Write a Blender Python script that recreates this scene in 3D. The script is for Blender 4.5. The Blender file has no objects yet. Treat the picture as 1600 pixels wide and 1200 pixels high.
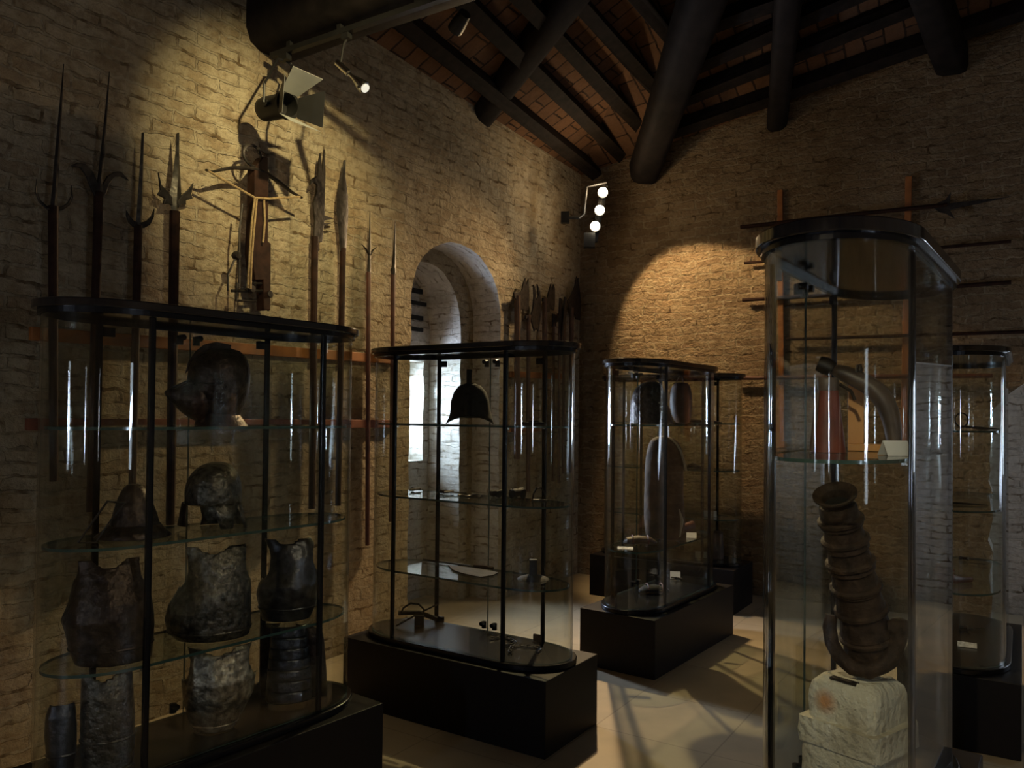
import bpy, bmesh, math, random
from mathutils import Vector, Matrix
R = math.radians
rnd = random.Random(7)
sc = bpy.context.scene
COL = sc.collection
sc.view_settings.view_transform = 'Standard'
sc.view_settings.look = 'None'
sc.view_settings.gamma = 1.0
sc.view_settings.use_curve_mapping = False
sc.view_settings.exposure = 0.0
sc.cycles.max_bounces = 8
sc.cycles.diffuse_bounces = 3
sc.cycles.glossy_bounces = 4
sc.cycles.transparent_max_bounces = 64
sc.cycles.use_denoising = True
sc.cycles.adaptive_threshold = 0.02
sc.cycles.caustics_reflective = False
sc.cycles.caustics_refractive = False
sc.cycles.sample_clamp_indirect = 3.0

# ------------------------------------------------------------------ camera
F = 1244.0
PITCH, ROLL, SHIFT = R(1.1), R(0.6), 24.0
EYE = Vector((0, 0, 1.6))
f_ = Vector((0, math.cos(PITCH), math.sin(PITCH)))
u0 = Vector((0, -math.sin(PITCH), math.cos(PITCH)))
r0 = Vector((1, 0, 0))
r_ = r0 * math.cos(ROLL) + u0 * math.sin(ROLL)
u_ = u0 * math.cos(ROLL) - r0 * math.sin(ROLL)
cd = bpy.data.cameras.new('camera')
cam = bpy.data.objects.new('camera', cd)
COL.objects.link(cam)
M = Matrix.Identity(4)
for i in range(3):
    M[i][0], M[i][1], M[i][2], M[i][3] = r_[i], u_[i], -f_[i], EYE[i]
cam.matrix_world = M
cd.sensor_width = 36
cd.lens = 36 * F / 1600
cd.shift_y = SHIFT / 1600
cd.clip_start = 0.05
sc.camera = cam

def ray(px, py):
    return (f_ + r_ * ((px - 800) / F) + u_ * ((600 + SHIFT - py) / F)).normalized()
def hit(px, py, p, n):
    d = ray(px, py)
    return EYE + d * ((p - EYE).dot(n) / d.dot(n))

# ------------------------------------------------------------------ place frame
Z = Vector((0, 0, 1))
C = Vector((0.68, 8.10, 0))                       # the far corner of the room
dL = Vector((0.54, 0.8417, 0)).normalized()       # along the left wall, towards the corner
nL = Vector((0.8417, -0.54, 0)).normalized()      # out of the left wall, into the room
eR = Vector((0.86, -0.51, 0)).normalized()        # along the right wall, away from the corner
mR = Vector((-0.51, -0.86, 0)).normalized()
def L(t, u, h): return C - dL * t + nL * u + Z * h
def RW(s, u, h): return C + eR * s + mR * u + Z * h
def Lp(px, py, u=0.0): return hit(px, py, L(0, u, 0), nL)
def Rp(px, py, u=0.0): return hit(px, py, RW(0, u, 0), mR)
def Lth(px, py, u=0.0):
    v = Lp(px, py, u) - C
    return (-v.dot(dL), v.z)
def Rsh(px, py, u=0.0):
    v = Rp(px, py, u) - C
    return (v.dot(eR), v.z)

# ------------------------------------------------------------------ materials
MAT = {}
def newmat(name):
    m = bpy.data.materials.new(name); m.use_nodes = True
    nt = m.node_tree
    b = nt.nodes['Principled BSDF']
    MAT[name] = m
    return m, nt, b
def N(nt, t, **kw):
    n = nt.nodes.new(t)
    for k, v in kw.items():
        if k in n.inputs: n.inputs[k].default_value = v
        else: setattr(n, k, v)
    return n
def ramp(nt, fac, stops):
    r = nt.nodes.new('ShaderNodeValToRGB')
    e = r.color_ramp.elements
    while len(e) > 1: e.remove(e[-1])
    e[0].position = stops[0][0]; e[0].color = (*stops[0][1], 1)
    for p, c in stops[1:]:
        x = e.new(p); x.color = (*c, 1)
    nt.links.new(fac, r.inputs[0])
    return r.outputs[0]
def simple(name, col, rough=0.5, metal=0.0, var=0.25, scale=12.0, bump=0.0, spec=0.5, col2=None, detail=6):
    m, nt, b = newmat(name)
    tc = N(nt, 'ShaderNodeTexCoord')
    no = N(nt, 'ShaderNodeTexNoise', Scale=scale, Detail=detail)
    nt.links.new(tc.outputs['Object'], no.inputs['Vector'])
    c2 = col2 or tuple(min(1, c * (1 + var)) for c in col)
    c1 = tuple(c * (1 - var) for c in col)
    o = ramp(nt, no.outputs['Fac'], [(0.32, c1), (0.5, col), (0.68, c2)])
    nt.links.new(o, b.inputs['Base Color'])
    b.inputs['Roughness'].default_value = rough
    b.inputs['Metallic'].default_value = metal
    b.inputs['Specular IOR Level'].default_value = spec
    if bump:
        bp = N(nt, 'ShaderNodeBump', Strength=bump, Distance=0.01)
        nt.links.new(no.outputs['Fac'], bp.inputs['Height'])
        nt.links.new(bp.outputs['Normal'], b.inputs['Normal'])
    return m

def masonry(name, brick_a, brick_b, mortar, wash, wash_amt, bw, bh, distort, rough_amt, bumpd, stone=0.0):
    """irregular old brickwork, in metres through the UV map (u along the wall, v up)"""
    m, nt, b = newmat(name)
    lk = nt.links.new
    uv = N(nt, 'ShaderNodeUVMap')
    nd = N(nt, 'ShaderNodeTexNoise', Scale=4.3, Detail=6, Roughness=0.6)
    lk(uv.outputs[0], nd.inputs['Vector'])
    sub = N(nt, 'ShaderNodeVectorMath', operation='SUBTRACT'); sub.inputs[1].default_value = (0.5, 0.5, 0.5)
    lk(nd.outputs['Color'], sub.inputs[0])
    scl = N(nt, 'ShaderNodeVectorMath', operation='SCALE'); scl.inputs['Scale'].default_value = distort
    lk(sub.outputs[0], scl.inputs[0])
    nd2 = N(nt, 'ShaderNodeTexNoise', Scale=17.0, Detail=4)
    lk(uv.outputs[0], nd2.inputs['Vector'])
    sub2 = N(nt, 'ShaderNodeVectorMath', operation='SUBTRACT'); sub2.inputs[1].default_value = (0.5, 0.5, 0.5)
    lk(nd2.outputs['Color'], sub2.inputs[0])
    scl2 = N(nt, 'ShaderNodeVectorMath', operation='SCALE'); scl2.inputs['Scale'].default_value = 0.022
    lk(sub2.outputs[0], scl2.inputs[0])
    ad = N(nt, 'ShaderNodeVectorMath', operation='ADD'); lk(uv.outputs[0], ad.inputs[0]); lk(scl.outputs[0], ad.inputs[1])
    ad2 = N(nt, 'ShaderNodeVectorMath', operation='ADD'); lk(ad.outputs[0], ad2.inputs[0]); lk(scl2.outputs[0], ad2.inputs[1])
    br = N(nt, 'ShaderNodeTexBrick', Scale=1.0)
    br.inputs['Brick Width'].default_value = bw; br.inputs['Row Height'].default_value = bh
    br.inputs['Mortar Size'].default_value = 0.009; br.inputs['Mortar Smooth'].default_value = 0.35
    br.inputs['Bias'].default_value = -0.1
    br.inputs['Color1'].default_value = (*brick_a, 1); br.inputs['Color2'].default_value = (*brick_b, 1)
    br.inputs['Mortar'].default_value = (*mortar, 1)
    lk(ad2.outputs[0], br.inputs['Vector'])
    big = N(nt, 'ShaderNodeTexNoise', Scale=1.1, Detail=8, Roughness=0.65)
    lk(uv.outputs[0], big.inputs['Vector'])
    fine = N(nt, 'ShaderNodeTexNoise', Scale=26.0, Detail=8, Roughness=0.7)
    lk(uv.outputs[0], fine.inputs['Vector'])
    mid = N(nt, 'ShaderNodeTexNoise', Scale=6.5, Detail=6, Roughness=0.6)
    lk(uv.outputs[0], mid.inputs['Vector'])
    # limewash over part of the bricks
    mr = N(nt, 'ShaderNodeMapRange'); mr.inputs['From Min'].default_value = 0.62 - 0.35 * wash_amt
    mr.inputs['From Max'].default_value = 0.78 - 0.35 * wash_amt
    lk(mid.outputs['Fac'], mr.inputs['Value'])
    ma = N(nt, 'ShaderNodeMath', operation='MULTIPLY'); ma.inputs[1].default_value = 0.9
    lk(mr.outputs[0], ma.inputs[0])
    mx = N(nt, 'ShaderNodeMix', data_type='RGBA')
    lk(ma.outputs[0], mx.inputs[0]); lk(br.outputs['Color'], mx.inputs[6]); mx.inputs[7].default_value = (*wash, 1)
    tone = ramp(nt, big.outputs['Fac'], [(0.3, (0.66, 0.62, 0.56)), (0.52, (1, 1, 1)), (0.72, (1.12, 1.04, 0.9))])
    m2 = N(nt, 'ShaderNodeMix', data_type='RGBA', blend_type='MULTIPLY'); m2.inputs[0].default_value = 1
    lk(mx.outputs[2], m2.inputs[6]); lk(tone, m2.inputs[7])
    tone2 = ramp(nt, fine.outputs['Fac'], [(0.3, (0.72, 0.7, 0.68)), (0.55, (1, 1, 1))])
    m3 = N(nt, 'ShaderNodeMix', data_type='RGBA', blend_type='MULTIPLY'); m3.inputs[0].default_value = 0.8
    lk(m2.outputs[2], m3.inputs[6]); lk(tone2, m3.inputs[7])
    lk(m3.outputs[2], b.inputs['Base Color'])
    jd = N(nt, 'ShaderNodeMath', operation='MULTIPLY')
    dk = N(nt, 'ShaderNodeMix', data_type='RGBA', blend_type='MULTIPLY'); lk(jd.outputs[0], dk.inputs[0]); lk(m3.outputs[2], dk.inputs[6]); dk.inputs[7].default_value = (0.36, 0.29, 0.22, 1)  # shadow of the deeper joints painted into the masonry colour, in noise-masked patches
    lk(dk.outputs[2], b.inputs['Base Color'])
    b.inputs['Roughness'].default_value = 0.92
    b.inputs['Specular IOR Level'].default_value = 0.2
    # relief
    jn = N(nt, 'ShaderNodeTexNoise', Scale=3.7, Detail=4); lk(uv.outputs[0], jn.inputs['Vector'])
    jm = N(nt, 'ShaderNodeMapRange'); jm.inputs['From Min'].default_value = 0.38; jm.inputs['From Max'].default_value = 0.62
    jm.inputs['To Min'].default_value = -0.12; jm.inputs['To Max'].default_value = -0.95
    lk(jn.outputs['Fac'], jm.inputs['Value'])
    inv = N(nt, 'ShaderNodeMath', operation='MULTIPLY'); lk(jm.outputs[0], inv.inputs[1])
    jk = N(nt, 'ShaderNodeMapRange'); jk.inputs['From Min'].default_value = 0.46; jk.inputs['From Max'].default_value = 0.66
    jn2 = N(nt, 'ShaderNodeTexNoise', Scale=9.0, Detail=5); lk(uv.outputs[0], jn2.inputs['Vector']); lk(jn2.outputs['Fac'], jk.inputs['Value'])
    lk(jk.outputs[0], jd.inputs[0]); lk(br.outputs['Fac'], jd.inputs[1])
    lk(br.outputs['Fac'], inv.inputs[0])
    a1 = N(nt, 'ShaderNodeMath', operation='MULTIPLY_ADD'); a1.inputs[1].default_value = 0.9 * rough_amt
    lk(mid.outputs['Fac'], a1.inputs[0]); lk(inv.outputs[0], a1.inputs[2])
    a2 = N(nt, 'ShaderNodeMath', operation='MULTIPLY_ADD'); a2.inputs[1].default_value = 0.55 * rough_amt
    lk(fine.outputs['Fac'], a2.inputs[0]); lk(a1.outputs[0], a2.inputs[2])
    last = a2
    if stone:
        vo = N(nt, 'ShaderNodeTexVoronoi', Scale=7.0, feature='DISTANCE_TO_EDGE')
        lk(ad2.outputs[0], vo.inputs['Vector'])
        v1 = N(nt, 'ShaderNodeMath', operation='MINIMUM'); v1.inputs[1].default_value = 0.12
        lk(vo.outputs['Distance'], v1.inputs[0])
        a3 = N(nt, 'ShaderNodeMath', operation='MULTIPLY_ADD'); a3.inputs[1].default_value = 6.0 * stone
        lk(v1.outputs[0], a3.inputs[0]); lk(a2.outputs[0], a3.inputs[2]); last = a3
    bp = N(nt, 'ShaderNodeBump', Strength=1.0, Distance=bumpd)
    lk(last.outputs[0], bp.inputs['Height']); lk(bp.outputs['Normal'], b.inputs['Normal'])
    return m

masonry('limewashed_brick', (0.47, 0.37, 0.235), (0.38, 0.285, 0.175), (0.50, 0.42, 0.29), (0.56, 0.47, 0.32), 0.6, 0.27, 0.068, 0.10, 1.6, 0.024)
masonry('rough_brick', (0.40, 0.285, 0.165), (0.29, 0.195, 0.11), (0.46, 0.36, 0.23), (0.44, 0.34, 0.21), 0.3, 0.26, 0.070, 0.13, 2.4, 0.034, stone=0.10)
masonry('pale_reveal_brick', (0.55, 0.50, 0.43), (0.48, 0.43, 0.37), (0.56, 0.52, 0.45), (0.60, 0.56, 0.49), 0.7, 0.27, 0.062, 0.08, 1.0, 0.012)
masonry('ceiling_tile', (0.20, 0.105, 0.055), (0.13, 0.072, 0.042), (0.06, 0.038, 0.026), (0.17, 0.10, 0.06), 0.1, 0.31, 0.15, 0.02, 0.3, 0.010)
simple('old_beam_wood', (0.014, 0.010, 0.008), 0.8, var=0.4, scale=9, bump=0.6, spec=0.2)
simple('rafter_wood', (0.016, 0.011, 0.008), 0.8, var=0.4, scale=14, bump=0.4, spec=0.2)
simple('black_laminate', (0.007, 0.0055, 0.0055), 0.5, var=0.15, scale=30, spec=0.2)
simple('black_steel', (0.010, 0.010, 0.012), 0.24, metal=0.4, var=0.15, scale=30)
simple('top_plate_black', (0.012, 0.012, 0.015), 0.10, metal=0.0, var=0.1, scale=20, spec=0.9)
simple('matt_black_metal', (0.014, 0.013, 0.012), 0.5, metal=0.3, var=0.2)
simple('wrought_iron', (0.034, 0.027, 0.022), 0.5, metal=0.35, var=0.5, scale=30, bump=0.35, spec=0.35)
simple('blade_steel', (0.11, 0.10, 0.085), 0.4, metal=0.7, var=0.45, scale=35, bump=0.25)
simple('dark_shaft_wood', (0.030, 0.013, 0.008), 0.7, var=0.4, scale=20, bump=0.15, spec=0.15)
simple('red_shaft_wood', (0.11, 0.036, 0.018), 0.55, var=0.3, scale=20)
simple('brown_shaft_wood', (0.10, 0.050, 0.025), 0.6, var=0.3, scale=20)
simple('orange_rail_wood', (0.36, 0.13, 0.03), 0.6, var=0.25, scale=10)
simple('red_rail_wood', (0.24, 0.075, 0.035), 0.65, var=0.25, scale=10)
simple('stand_wood', (0.62, 0.30, 0.09), 0.5, var=0.15, scale=8)
simple('rope_fibre', (0.36, 0.25, 0.12), 0.9, var=0.3, scale=60)
simple('browned_armour', (0.050, 0.034, 0.029), 0.36, metal=0.8, var=0.5, scale=38, bump=0.8)
simple('pitted_armour', (0.125, 0.11, 0.092), 0.31, metal=0.85, var=0.6, scale=44, bump=1.0)
simple('mottled_armour', (0.34, 0.285, 0.22), 0.36, metal=0.8, var=0.6, scale=40, bump=1.0, col2=(0.62, 0.54, 0.42))
simple('blued_armour', (0.075, 0.075, 0.085), 0.30, metal=0.85, var=0.45, scale=34, bump=0.6)
simple('rusty_iron', (0.040, 0.024, 0.016), 0.7, metal=0.25, var=0.6, scale=34, bump=1.0, spec=0.3)
simple('leather_red', (0.16, 0.042, 0.028), 0.5, var=0.3, scale=14, bump=0.3)
simple('leather_brown', (0.085, 0.045, 0.028), 0.55, var=0.45, scale=12, bump=0.5)
simple('horn_dark', (0.085, 0.062, 0.048), 0.45, var=0.5, scale=10, bump=0.5)
simple('old_leg_wood', (0.125, 0.070, 0.040), 0.75, var=0.5, scale=12, bump=0.9)
simple('pale_edge', (0.55, 0.46, 0.33), 0.7, var=0.2)
simple('card_paper', (0.78, 0.77, 0.72), 0.7, var=0.03)
simple('printed_paper', (0.62, 0.62, 0.58), 0.7, var=0.35, scale=70)
simple('chrome', (0.75, 0.73, 0.68), 0.16, metal=1.0, var=0.05)
simple('flap_paint', (0.46, 0.46, 0.42), 0.45, metal=0.2, var=0.08)
simple('dark_iron', (0.020, 0.017, 0.015), 0.75, metal=0.2, var=0.4, scale=30, bump=0.3)
simple('bore_black', (0.006, 0.005, 0.004), 0.9, var=0.1)
simple('copper_alloy', (0.30, 0.13, 0.06), 0.4, metal=0.8, var=0.3)

def stone_mat():
    m, nt, b = newmat('pedestal_stone'); lk = nt.links.new
    tc = N(nt, 'ShaderNodeTexCoord')
    n1 = N(nt, 'ShaderNodeTexNoise', Scale=5.0, Detail=8); lk(tc.outputs['Object'], n1.inputs['Vector'])
    n2 = N(nt, 'ShaderNodeTexNoise', Scale=42.0, Detail=8); lk(tc.outputs['Object'], n2.inputs['Vector'])
    c = ramp(nt, n1.outputs['Fac'], [(0.3, (0.50, 0.44, 0.32)), (0.5, (0.72, 0.67, 0.52)), (0.7, (0.86, 0.83, 0.69))])
    # a rust stain of its own below the iron strap
    d = N(nt, 'ShaderNodeVectorMath', operation='DISTANCE'); d.name = 'stain'; d.inputs[1].default_value = (-0.075, -0.135, 0.315)
    lk(tc.outputs['Object'], d.inputs[0])
    mr = N(nt, 'ShaderNodeMapRange'); mr.inputs['From Min'].default_value = 0.012; mr.inputs['From Max'].default_value = 0.045
    mr.inputs['To Min'].default_value = 0.8; mr.inputs['To Max'].default_value = 0
    lk(d.outputs['Value'], mr.inputs['Value'])
    mx = N(nt, 'ShaderNodeMix', data_type='RGBA'); lk(mr.outputs[0], mx.inputs[0]); lk(c, mx.inputs[6]); mx.inputs[7].default_value = (0.60, 0.22, 0.03, 1)
    lk(mx.outputs[2], b.inputs['Base Color'])
    b.inputs['Roughness'].default_value = 0.9
    bp = N(nt, 'ShaderNodeBump', Strength=1.0, Distance=0.018); lk(n2.outputs['Fac'], bp.inputs['Height']); lk(bp.outputs['Normal'], b.inputs['Normal'])
stone_mat()

def floor_mat():
    m, nt, b = newmat('floor_cement'); lk = nt.links.new
    tc = N(nt, 'ShaderNodeTexCoord')
    mp = N(nt, 'ShaderNodeMapping'); mp.inputs['Rotation'].default_value = (0, 0, R(-57.3))
    lk(tc.outputs['Object'], mp.inputs['Vector'])
    br = N(nt, 'ShaderNodeTexBrick', Scale=1.0); br.offset = 0.0
    br.inputs['Brick Width'].default_value = 0.62; br.inputs['Row Height'].default_value = 0.62
    br.inputs['Mortar Size'].default_value = 0.004
    br.inputs['Color1'].default_value = (0.47, 0.39, 0.26, 1); br.inputs['Color2'].default_value = (0.43, 0.355, 0.235, 1)
    br.inputs['Mortar'].default_value = (0.33, 0.27, 0.18, 1)
    lk(mp.outputs[0], br.inputs['Vector'])
    n1 = N(nt, 'ShaderNodeTexNoise', Scale=3.0, Detail=8); lk(tc.outputs['Object'], n1.inputs['Vector'])
    c = ramp(nt, n1.outputs['Fac'], [(0.3, (0.8, 0.8, 0.8)), (0.6, (1.05, 1.03, 1.0))])
    mx = N(nt, 'ShaderNodeMix', data_type='RGBA', blend_type='MULTIPLY'); mx.inputs[0].default_value = 1
    lk(br.outputs['Color'], mx.inputs[6]); lk(c, mx.inputs[7]); lk(mx.outputs[2], b.inputs['Base Color'])
    b.inputs['Roughness'].default_value = 0.5
floor_mat()

def glass_mat(name, tint, ior=1.5):
    m, nt, b = newmat(name); lk = nt.links.new
    nt.nodes.remove(b)
    out = nt.nodes['Material Output']
    tr = N(nt, 'ShaderNodeBsdfTransparent'); tr.inputs[0].default_value = (*tint, 1)
    gl = N(nt, 'ShaderNodeBsdfGlossy'); gl.inputs['Roughness'].default_value = 0.0
    geo = N(nt, 'ShaderNodeNewGeometry')
    mr = N(nt, 'ShaderNodeMapRange'); mr.inputs['To Min'].default_value = ior; mr.inputs['To Max'].default_value = 1 / ior
    lk(geo.outputs['Backfacing'], mr.inputs['Value'])
    fr = N(nt, 'ShaderNodeFresnel'); lk(mr.outputs[0], fr.inputs['IOR'])
    mx = N(nt, 'ShaderNodeMixShader'); lk(fr.outputs[0], mx.inputs[0]); lk(tr.outputs[0], mx.inputs[1]); lk(gl.outputs[0], mx.inputs[2])
    lk(mx.outputs[0], out.inputs[0])
glass_mat('clear_glass', (0.945, 0.962, 0.948))
glass_mat('shelf_glass', (0.90, 0.94, 0.92))
simple('glass_edge', (0.045, 0.085, 0.075), 0.12, var=0.1, spec=0.8)

def emit(name, col, s):
    m, nt, b = newmat(name)
    b.inputs['Base Color'].default_value = (0, 0, 0, 1)
    b.inputs['Emission Color'].default_value = (*col, 1)
    b.inputs['Emission Strength'].default_value = s
emit('lit_bulb', (1.0, 0.86, 0.62), 60)
emit('dim_bulb', (1.0, 0.93, 0.75), 0.9)

# ------------------------------------------------------------------ mesh helpers
def box(bm, c, sx, sy, sz, ax=None, ay=None, az=None):
    ax = ax or Vector((1, 0, 0)); ay = ay or Vector((0, 1, 0)); az = az or Z
    vs = []
    for i in (-1, 1):
        for j in (-1, 1):
            for k in (-1, 1):
                vs.append(bm.verts.new(Vector(c) + ax * (i * sx / 2) + ay * (j * sy / 2) + az * (k * sz / 2)))
    for q in ((0, 1, 3, 2), (4, 6, 7, 5), (0, 4, 5, 1), (2, 3, 7, 6), (0, 2, 6, 4), (1, 5, 7, 3)):
        bm.faces.new([vs[i] for i in q])
    return vs
def tube(bm, pts, rad, seg=8, cap=True, flat=1.0):
    pts = [Vector(p) for p in pts]
    if not isinstance(rad, (list, tuple)): rad = [rad] * len(pts)
    rings = []; prev = None
    for i, p in enumerate(pts):
        a = pts[max(0, i - 1)]; b = pts[min(len(pts) - 1, i + 1)]
        t = (b - a).normalized()
        if prev is None:
            ref = Z if abs(t.z) < 0.9 else Vector((1, 0, 0))
            n = t.cross(ref).normalized()
        else:
            n = (prev - t * prev.dot(t)).normalized()
        prev = n
        bb = t.cross(n)
        rings.append([bm.verts.new(p + (n * math.cos(2 * math.pi * k / seg) + bb * math.sin(2 * math.pi * k / seg) * flat) * rad[i]) for k in range(seg)])
    for i in range(len(rings) - 1):
        for k in range(seg):
            bm.faces.new([rings[i][k], rings[i][(k + 1) % seg], rings[i + 1][(k + 1) % seg], rings[i + 1][k]])
    if cap:
        bm.faces.new(rings[0][::-1]); bm.faces.new(rings[-1])
    return rings
def loop(bm, pts, rad, seg=8):
    """closed tube"""
    pts = [Vector(p) for p in pts]; n_ = len(pts); rings = []
    cen = sum(pts, Vector()) / n_
    nrm = (pts[0] - cen).cross(pts[n_ // 4] - cen).normalized()
    for i, p in enumerate(pts):
        t = (pts[(i + 1) % n_] - pts[i - 1]).normalized()
        a = nrm; b = t.cross(a)
        rings.append([bm.verts.new(p + (a * math.cos(2 * math.pi * k / seg) + b * math.sin(2 * math.pi * k / seg)) * rad) for k in range(seg)])
    for i in range(n_):
        for k in range(seg):
            bm.faces.new([rings[i][k], rings[i][(k + 1) % seg], rings[(i + 1) % n_][(k + 1) % seg], rings[(i + 1) % n_][k]])
def ringpts(c, a, b, ra, rb, n=24):
    return [Vector(c) + a * (ra * math.cos(2 * math.pi * k / n)) + b * (rb * math.sin(2 * math.pi * k / n)) for k in range(n)]
def loft(bm, rings, cap0=True, cap1=True, closed=True):
    rs = [[bm.verts.new(p) for p in r] for r in rings]
    n = len(rs[0])
    for i in range(len(rs) - 1):
        for k in range(n if closed else n - 1):
            bm.faces.new([rs[i][k], rs[i][(k + 1) % n], rs[i + 1][(k + 1) % n], rs[i + 1][k]])
    if closed and cap0: bm.faces.new(rs[0][::-1])
    if closed and cap1: bm.faces.new(rs[-1])
    return rs
def prism(bm, pts, nrm, th, side_index=None):
    a = [bm.verts.new(Vector(p)) for p in pts]
    b = [bm.verts.new(Vector(p) + nrm * th) for p in pts]
    f0 = bm.faces.new(a); f1 = bm.faces.new(b[::-1])
    n = len(a)
    for i in range(n):
        f = bm.faces.new([a[i], b[i], b[(i + 1) % n], a[(i + 1) % n]])
        if side_index is not None: f.material_index = side_index
    return f0, f1
def lathe(bm, c, ax, prof, seg=20):
    """prof: (distance along ax, radius)"""
    ax = ax.normalized()
    ref = Z if abs(ax.z) < 0.9 else Vector((1, 0, 0))
    a = ax.cross(ref).normalized(); b = ax.cross(a)
    loft(bm, [ringpts(Vector(c) + ax * d, a, b, max(r, 1e-4), max(r, 1e-4), seg) for d, r in prof])

def mk(name, bm, mat, parent=None, smooth=True, base=None, mats=None, bevel=0.0, solid=0.0, sub=0, angle=35):
    """links bm (world coordinates unless base says otherwise) as ONE object"""
    bmesh.ops.recalc_face_normals(bm, faces=bm.faces[:])
    me = bpy.data.meshes.new(name)
    bm.to_mesh(me); bm.free()
    o = bpy.data.objects.new(name, me)
    COL.objects.link(o)
    for mm in (mats or [mat]): me.materials.append(MAT[mm])
    if parent is not None:
        root = parent
        while root.parent: root = root.parent
        if root.name in ROOTM: me.transform(ROOTM[root.name].inverted())
        o.parent = parent
    elif base is not None:
        mtx = Matrix.Translation(Vector(base))
        me.transform(mtx.inverted()); o.matrix_world = mtx
        ROOTM[o.name] = mtx
    if smooth:
        for p in me.polygons: p.use_smooth = True
        try: me.set_sharp_from_angle(angle=R(angle))
        except Exception: pass
    if solid:
        s = o.modifiers.new('solid', 'SOLIDIFY'); s.thickness = solid; s.offset = 0
    if sub:
        s = o.modifiers.new('sub', 'SUBSURF'); s.levels = sub; s.render_levels = sub
    if bevel:
        b = o.modifiers.new('bev', 'BEVEL'); b.width = bevel; b.segments = 2; b.limit_method = 'ANGLE'
    return o
ROOTM = {}
def tag(o, label=None, cat=None, group=None, kind=None):
    if label: o['label'] = label
    if cat: o['category'] = cat
    if group: o['group'] = group
    if kind: o['kind'] = kind
    return o
def thing(name, label, cat, loc, rz=0.0, group=None):
    o = bpy.data.objects.new(name, None); COL.objects.link(o)
    o.empty_display_size = 0.1
    m = Matrix.Translation(Vector(loc)) @ Matrix.Rotation(rz, 4, 'Z')
    o.matrix_world = m; ROOTM[o.name] = m
    return tag(o, label, cat, group)
def BM(): return bmesh.new()
def unwrap_wall(o, org, ax):
    me = o.data
    uv = me.uv_layers.new(name='UVMap')
    mw = o.matrix_world
    for l in me.loops:
        v = mw @ me.vertices[l.vertex_index].co - org
        uv.data[l.index].uv = (v.dot(ax), v.z)
def unwrap_plane(o, ax, ay):
    me = o.data
    uv = me.uv_layers.new(name='UVMap')
    for l in me.loops:
        v = me.vertices[l.vertex_index].co
        uv.data[l.index].uv = (v.dot(ax), v.dot(ay))
def unwrap_auto(o):
    """world box mapping in metres: u along the horizontal tangent of each face, v up (or across when horizontal)"""
    me = o.data
    uv = me.uv_layers.new(name='UVMap')
    for p in me.polygons:
        n = p.normal
        if abs(n.z) > 0.75: ax, ay = dL, nL
        else:
            ax = Z.cross(n).normalized(); ay = n.cross(ax).normalized()
        for li in p.loop_indices:
            v = me.vertices[me.loops[li].vertex_index].co
            uv.data[li].uv = (v.dot(ax), v.dot(ay))
def struct(name, bm, mat, **kw):
    o = mk(name, bm, mat, smooth=False, **kw)
    return tag(o, kind='structure')
# ================================================================== THE ROOM
CT = Lp(906, 272)                     # top of the corner
T_END, S_END = 11.0, 6.4
lt = Lth(640, 100); sl_l = (lt[1] - CT.z) / lt[0]
rs = Rsh(1600, 25); sl_r = (rs[1] - CT.z) / rs[0]
hl = lambda t: CT.z + sl_l * t
hr = lambda s: CT.z + sl_r * s
P1, P4 = L(T_END, 0, 0), RW(S_END, 0, 0)
P3 = P1 + nL * 6.4
APEX = Vector((1.50, 3.9, 5.65))
H1, H4 = hl(T_END), hr(S_END)
H3 = 4.8

def jit(a): return rnd.uniform(-a, a)
def arch_outline(a, b, hs, rise, step=0.09, j=0.010):
    """from (a,0) up, over and down to (b,0); 2D points"""
    pts = []
    n = int(hs / step)
    for i in range(n + 1): pts.append((a + (jit(j) if 0 < i else 0), hs * i / n))
    m = 14
    c = (a + b) / 2; ra = (b - a) / 2
    for i in range(1, m):
        th = math.pi * i / m
        pts.append((c - ra * math.cos(th) + jit(j * 0.6), hs + rise * math.sin(th) + jit(j * 0.6)))
    for i in range(n, -1, -1): pts.append((b + (jit(j) if 0 < i else 0), hs * i / n))
    return pts
def wall_with_arch(bm, W, end, hend, hstart, a, b, hs, rise, j=0.010):
    o = arch_outline(a, b, hs, rise, j=j)
    pts = [(0, 0)] + o + [(end, 0), (end, hend), (0, hstart)]
    bm.faces.new([bm.verts.new(W(p[0], 0, p[1])) for p in pts])
    return o
def strip(bm, W, o, u0_, u1_, o2=None, mi=0):
    o2 = o2 or o
    va = [bm.verts.new(W(p[0], u0_, p[1])) for p in o]; vb = [bm.verts.new(W(p[0], u1_, p[1])) for p in o2]
    for i in range(len(va) - 1):
        f = bm.faces.new([va[i], va[i + 1], vb[i + 1], vb[i]]); f.material_index = mi
def panel_hole(bm, W, u, x0, x1, z0, z1, hx0, hx1, hz0, hz1, mi=0, depth=0.0):
    """rectangle with a jagged rectangular hole, and the hole's reveal"""
    k = 8
    left = [(hx0 + jit(0.012), hz0 + (hz1 - hz0) * i / k) for i in range(k + 1)]
    right = [(hx1 + jit(0.012), hz0 + (hz1 - hz0) * i / k) for i in range(k + 1)]
    def fc(pp):
        f = bm.faces.new([bm.verts.new(W(p[0], u, p[1])) for p in pp]); f.material_index = mi
    fc([(x0, z0), left[0], *left[1:], (x0, z1)])
    fc([(x1, z0), (x1, z1), *right[::-1]])
    fc([(x0, z0), (x1, z0), right[0], left[0]])
    fc([(x0, z1), left[-1], right[-1], (x1, z1)])
    if depth:
        lp_ = left + right[::-1]
        lp_.append(lp_[0])
        strip(bm, W, lp_, u, u - depth, mi=mi)

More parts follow.
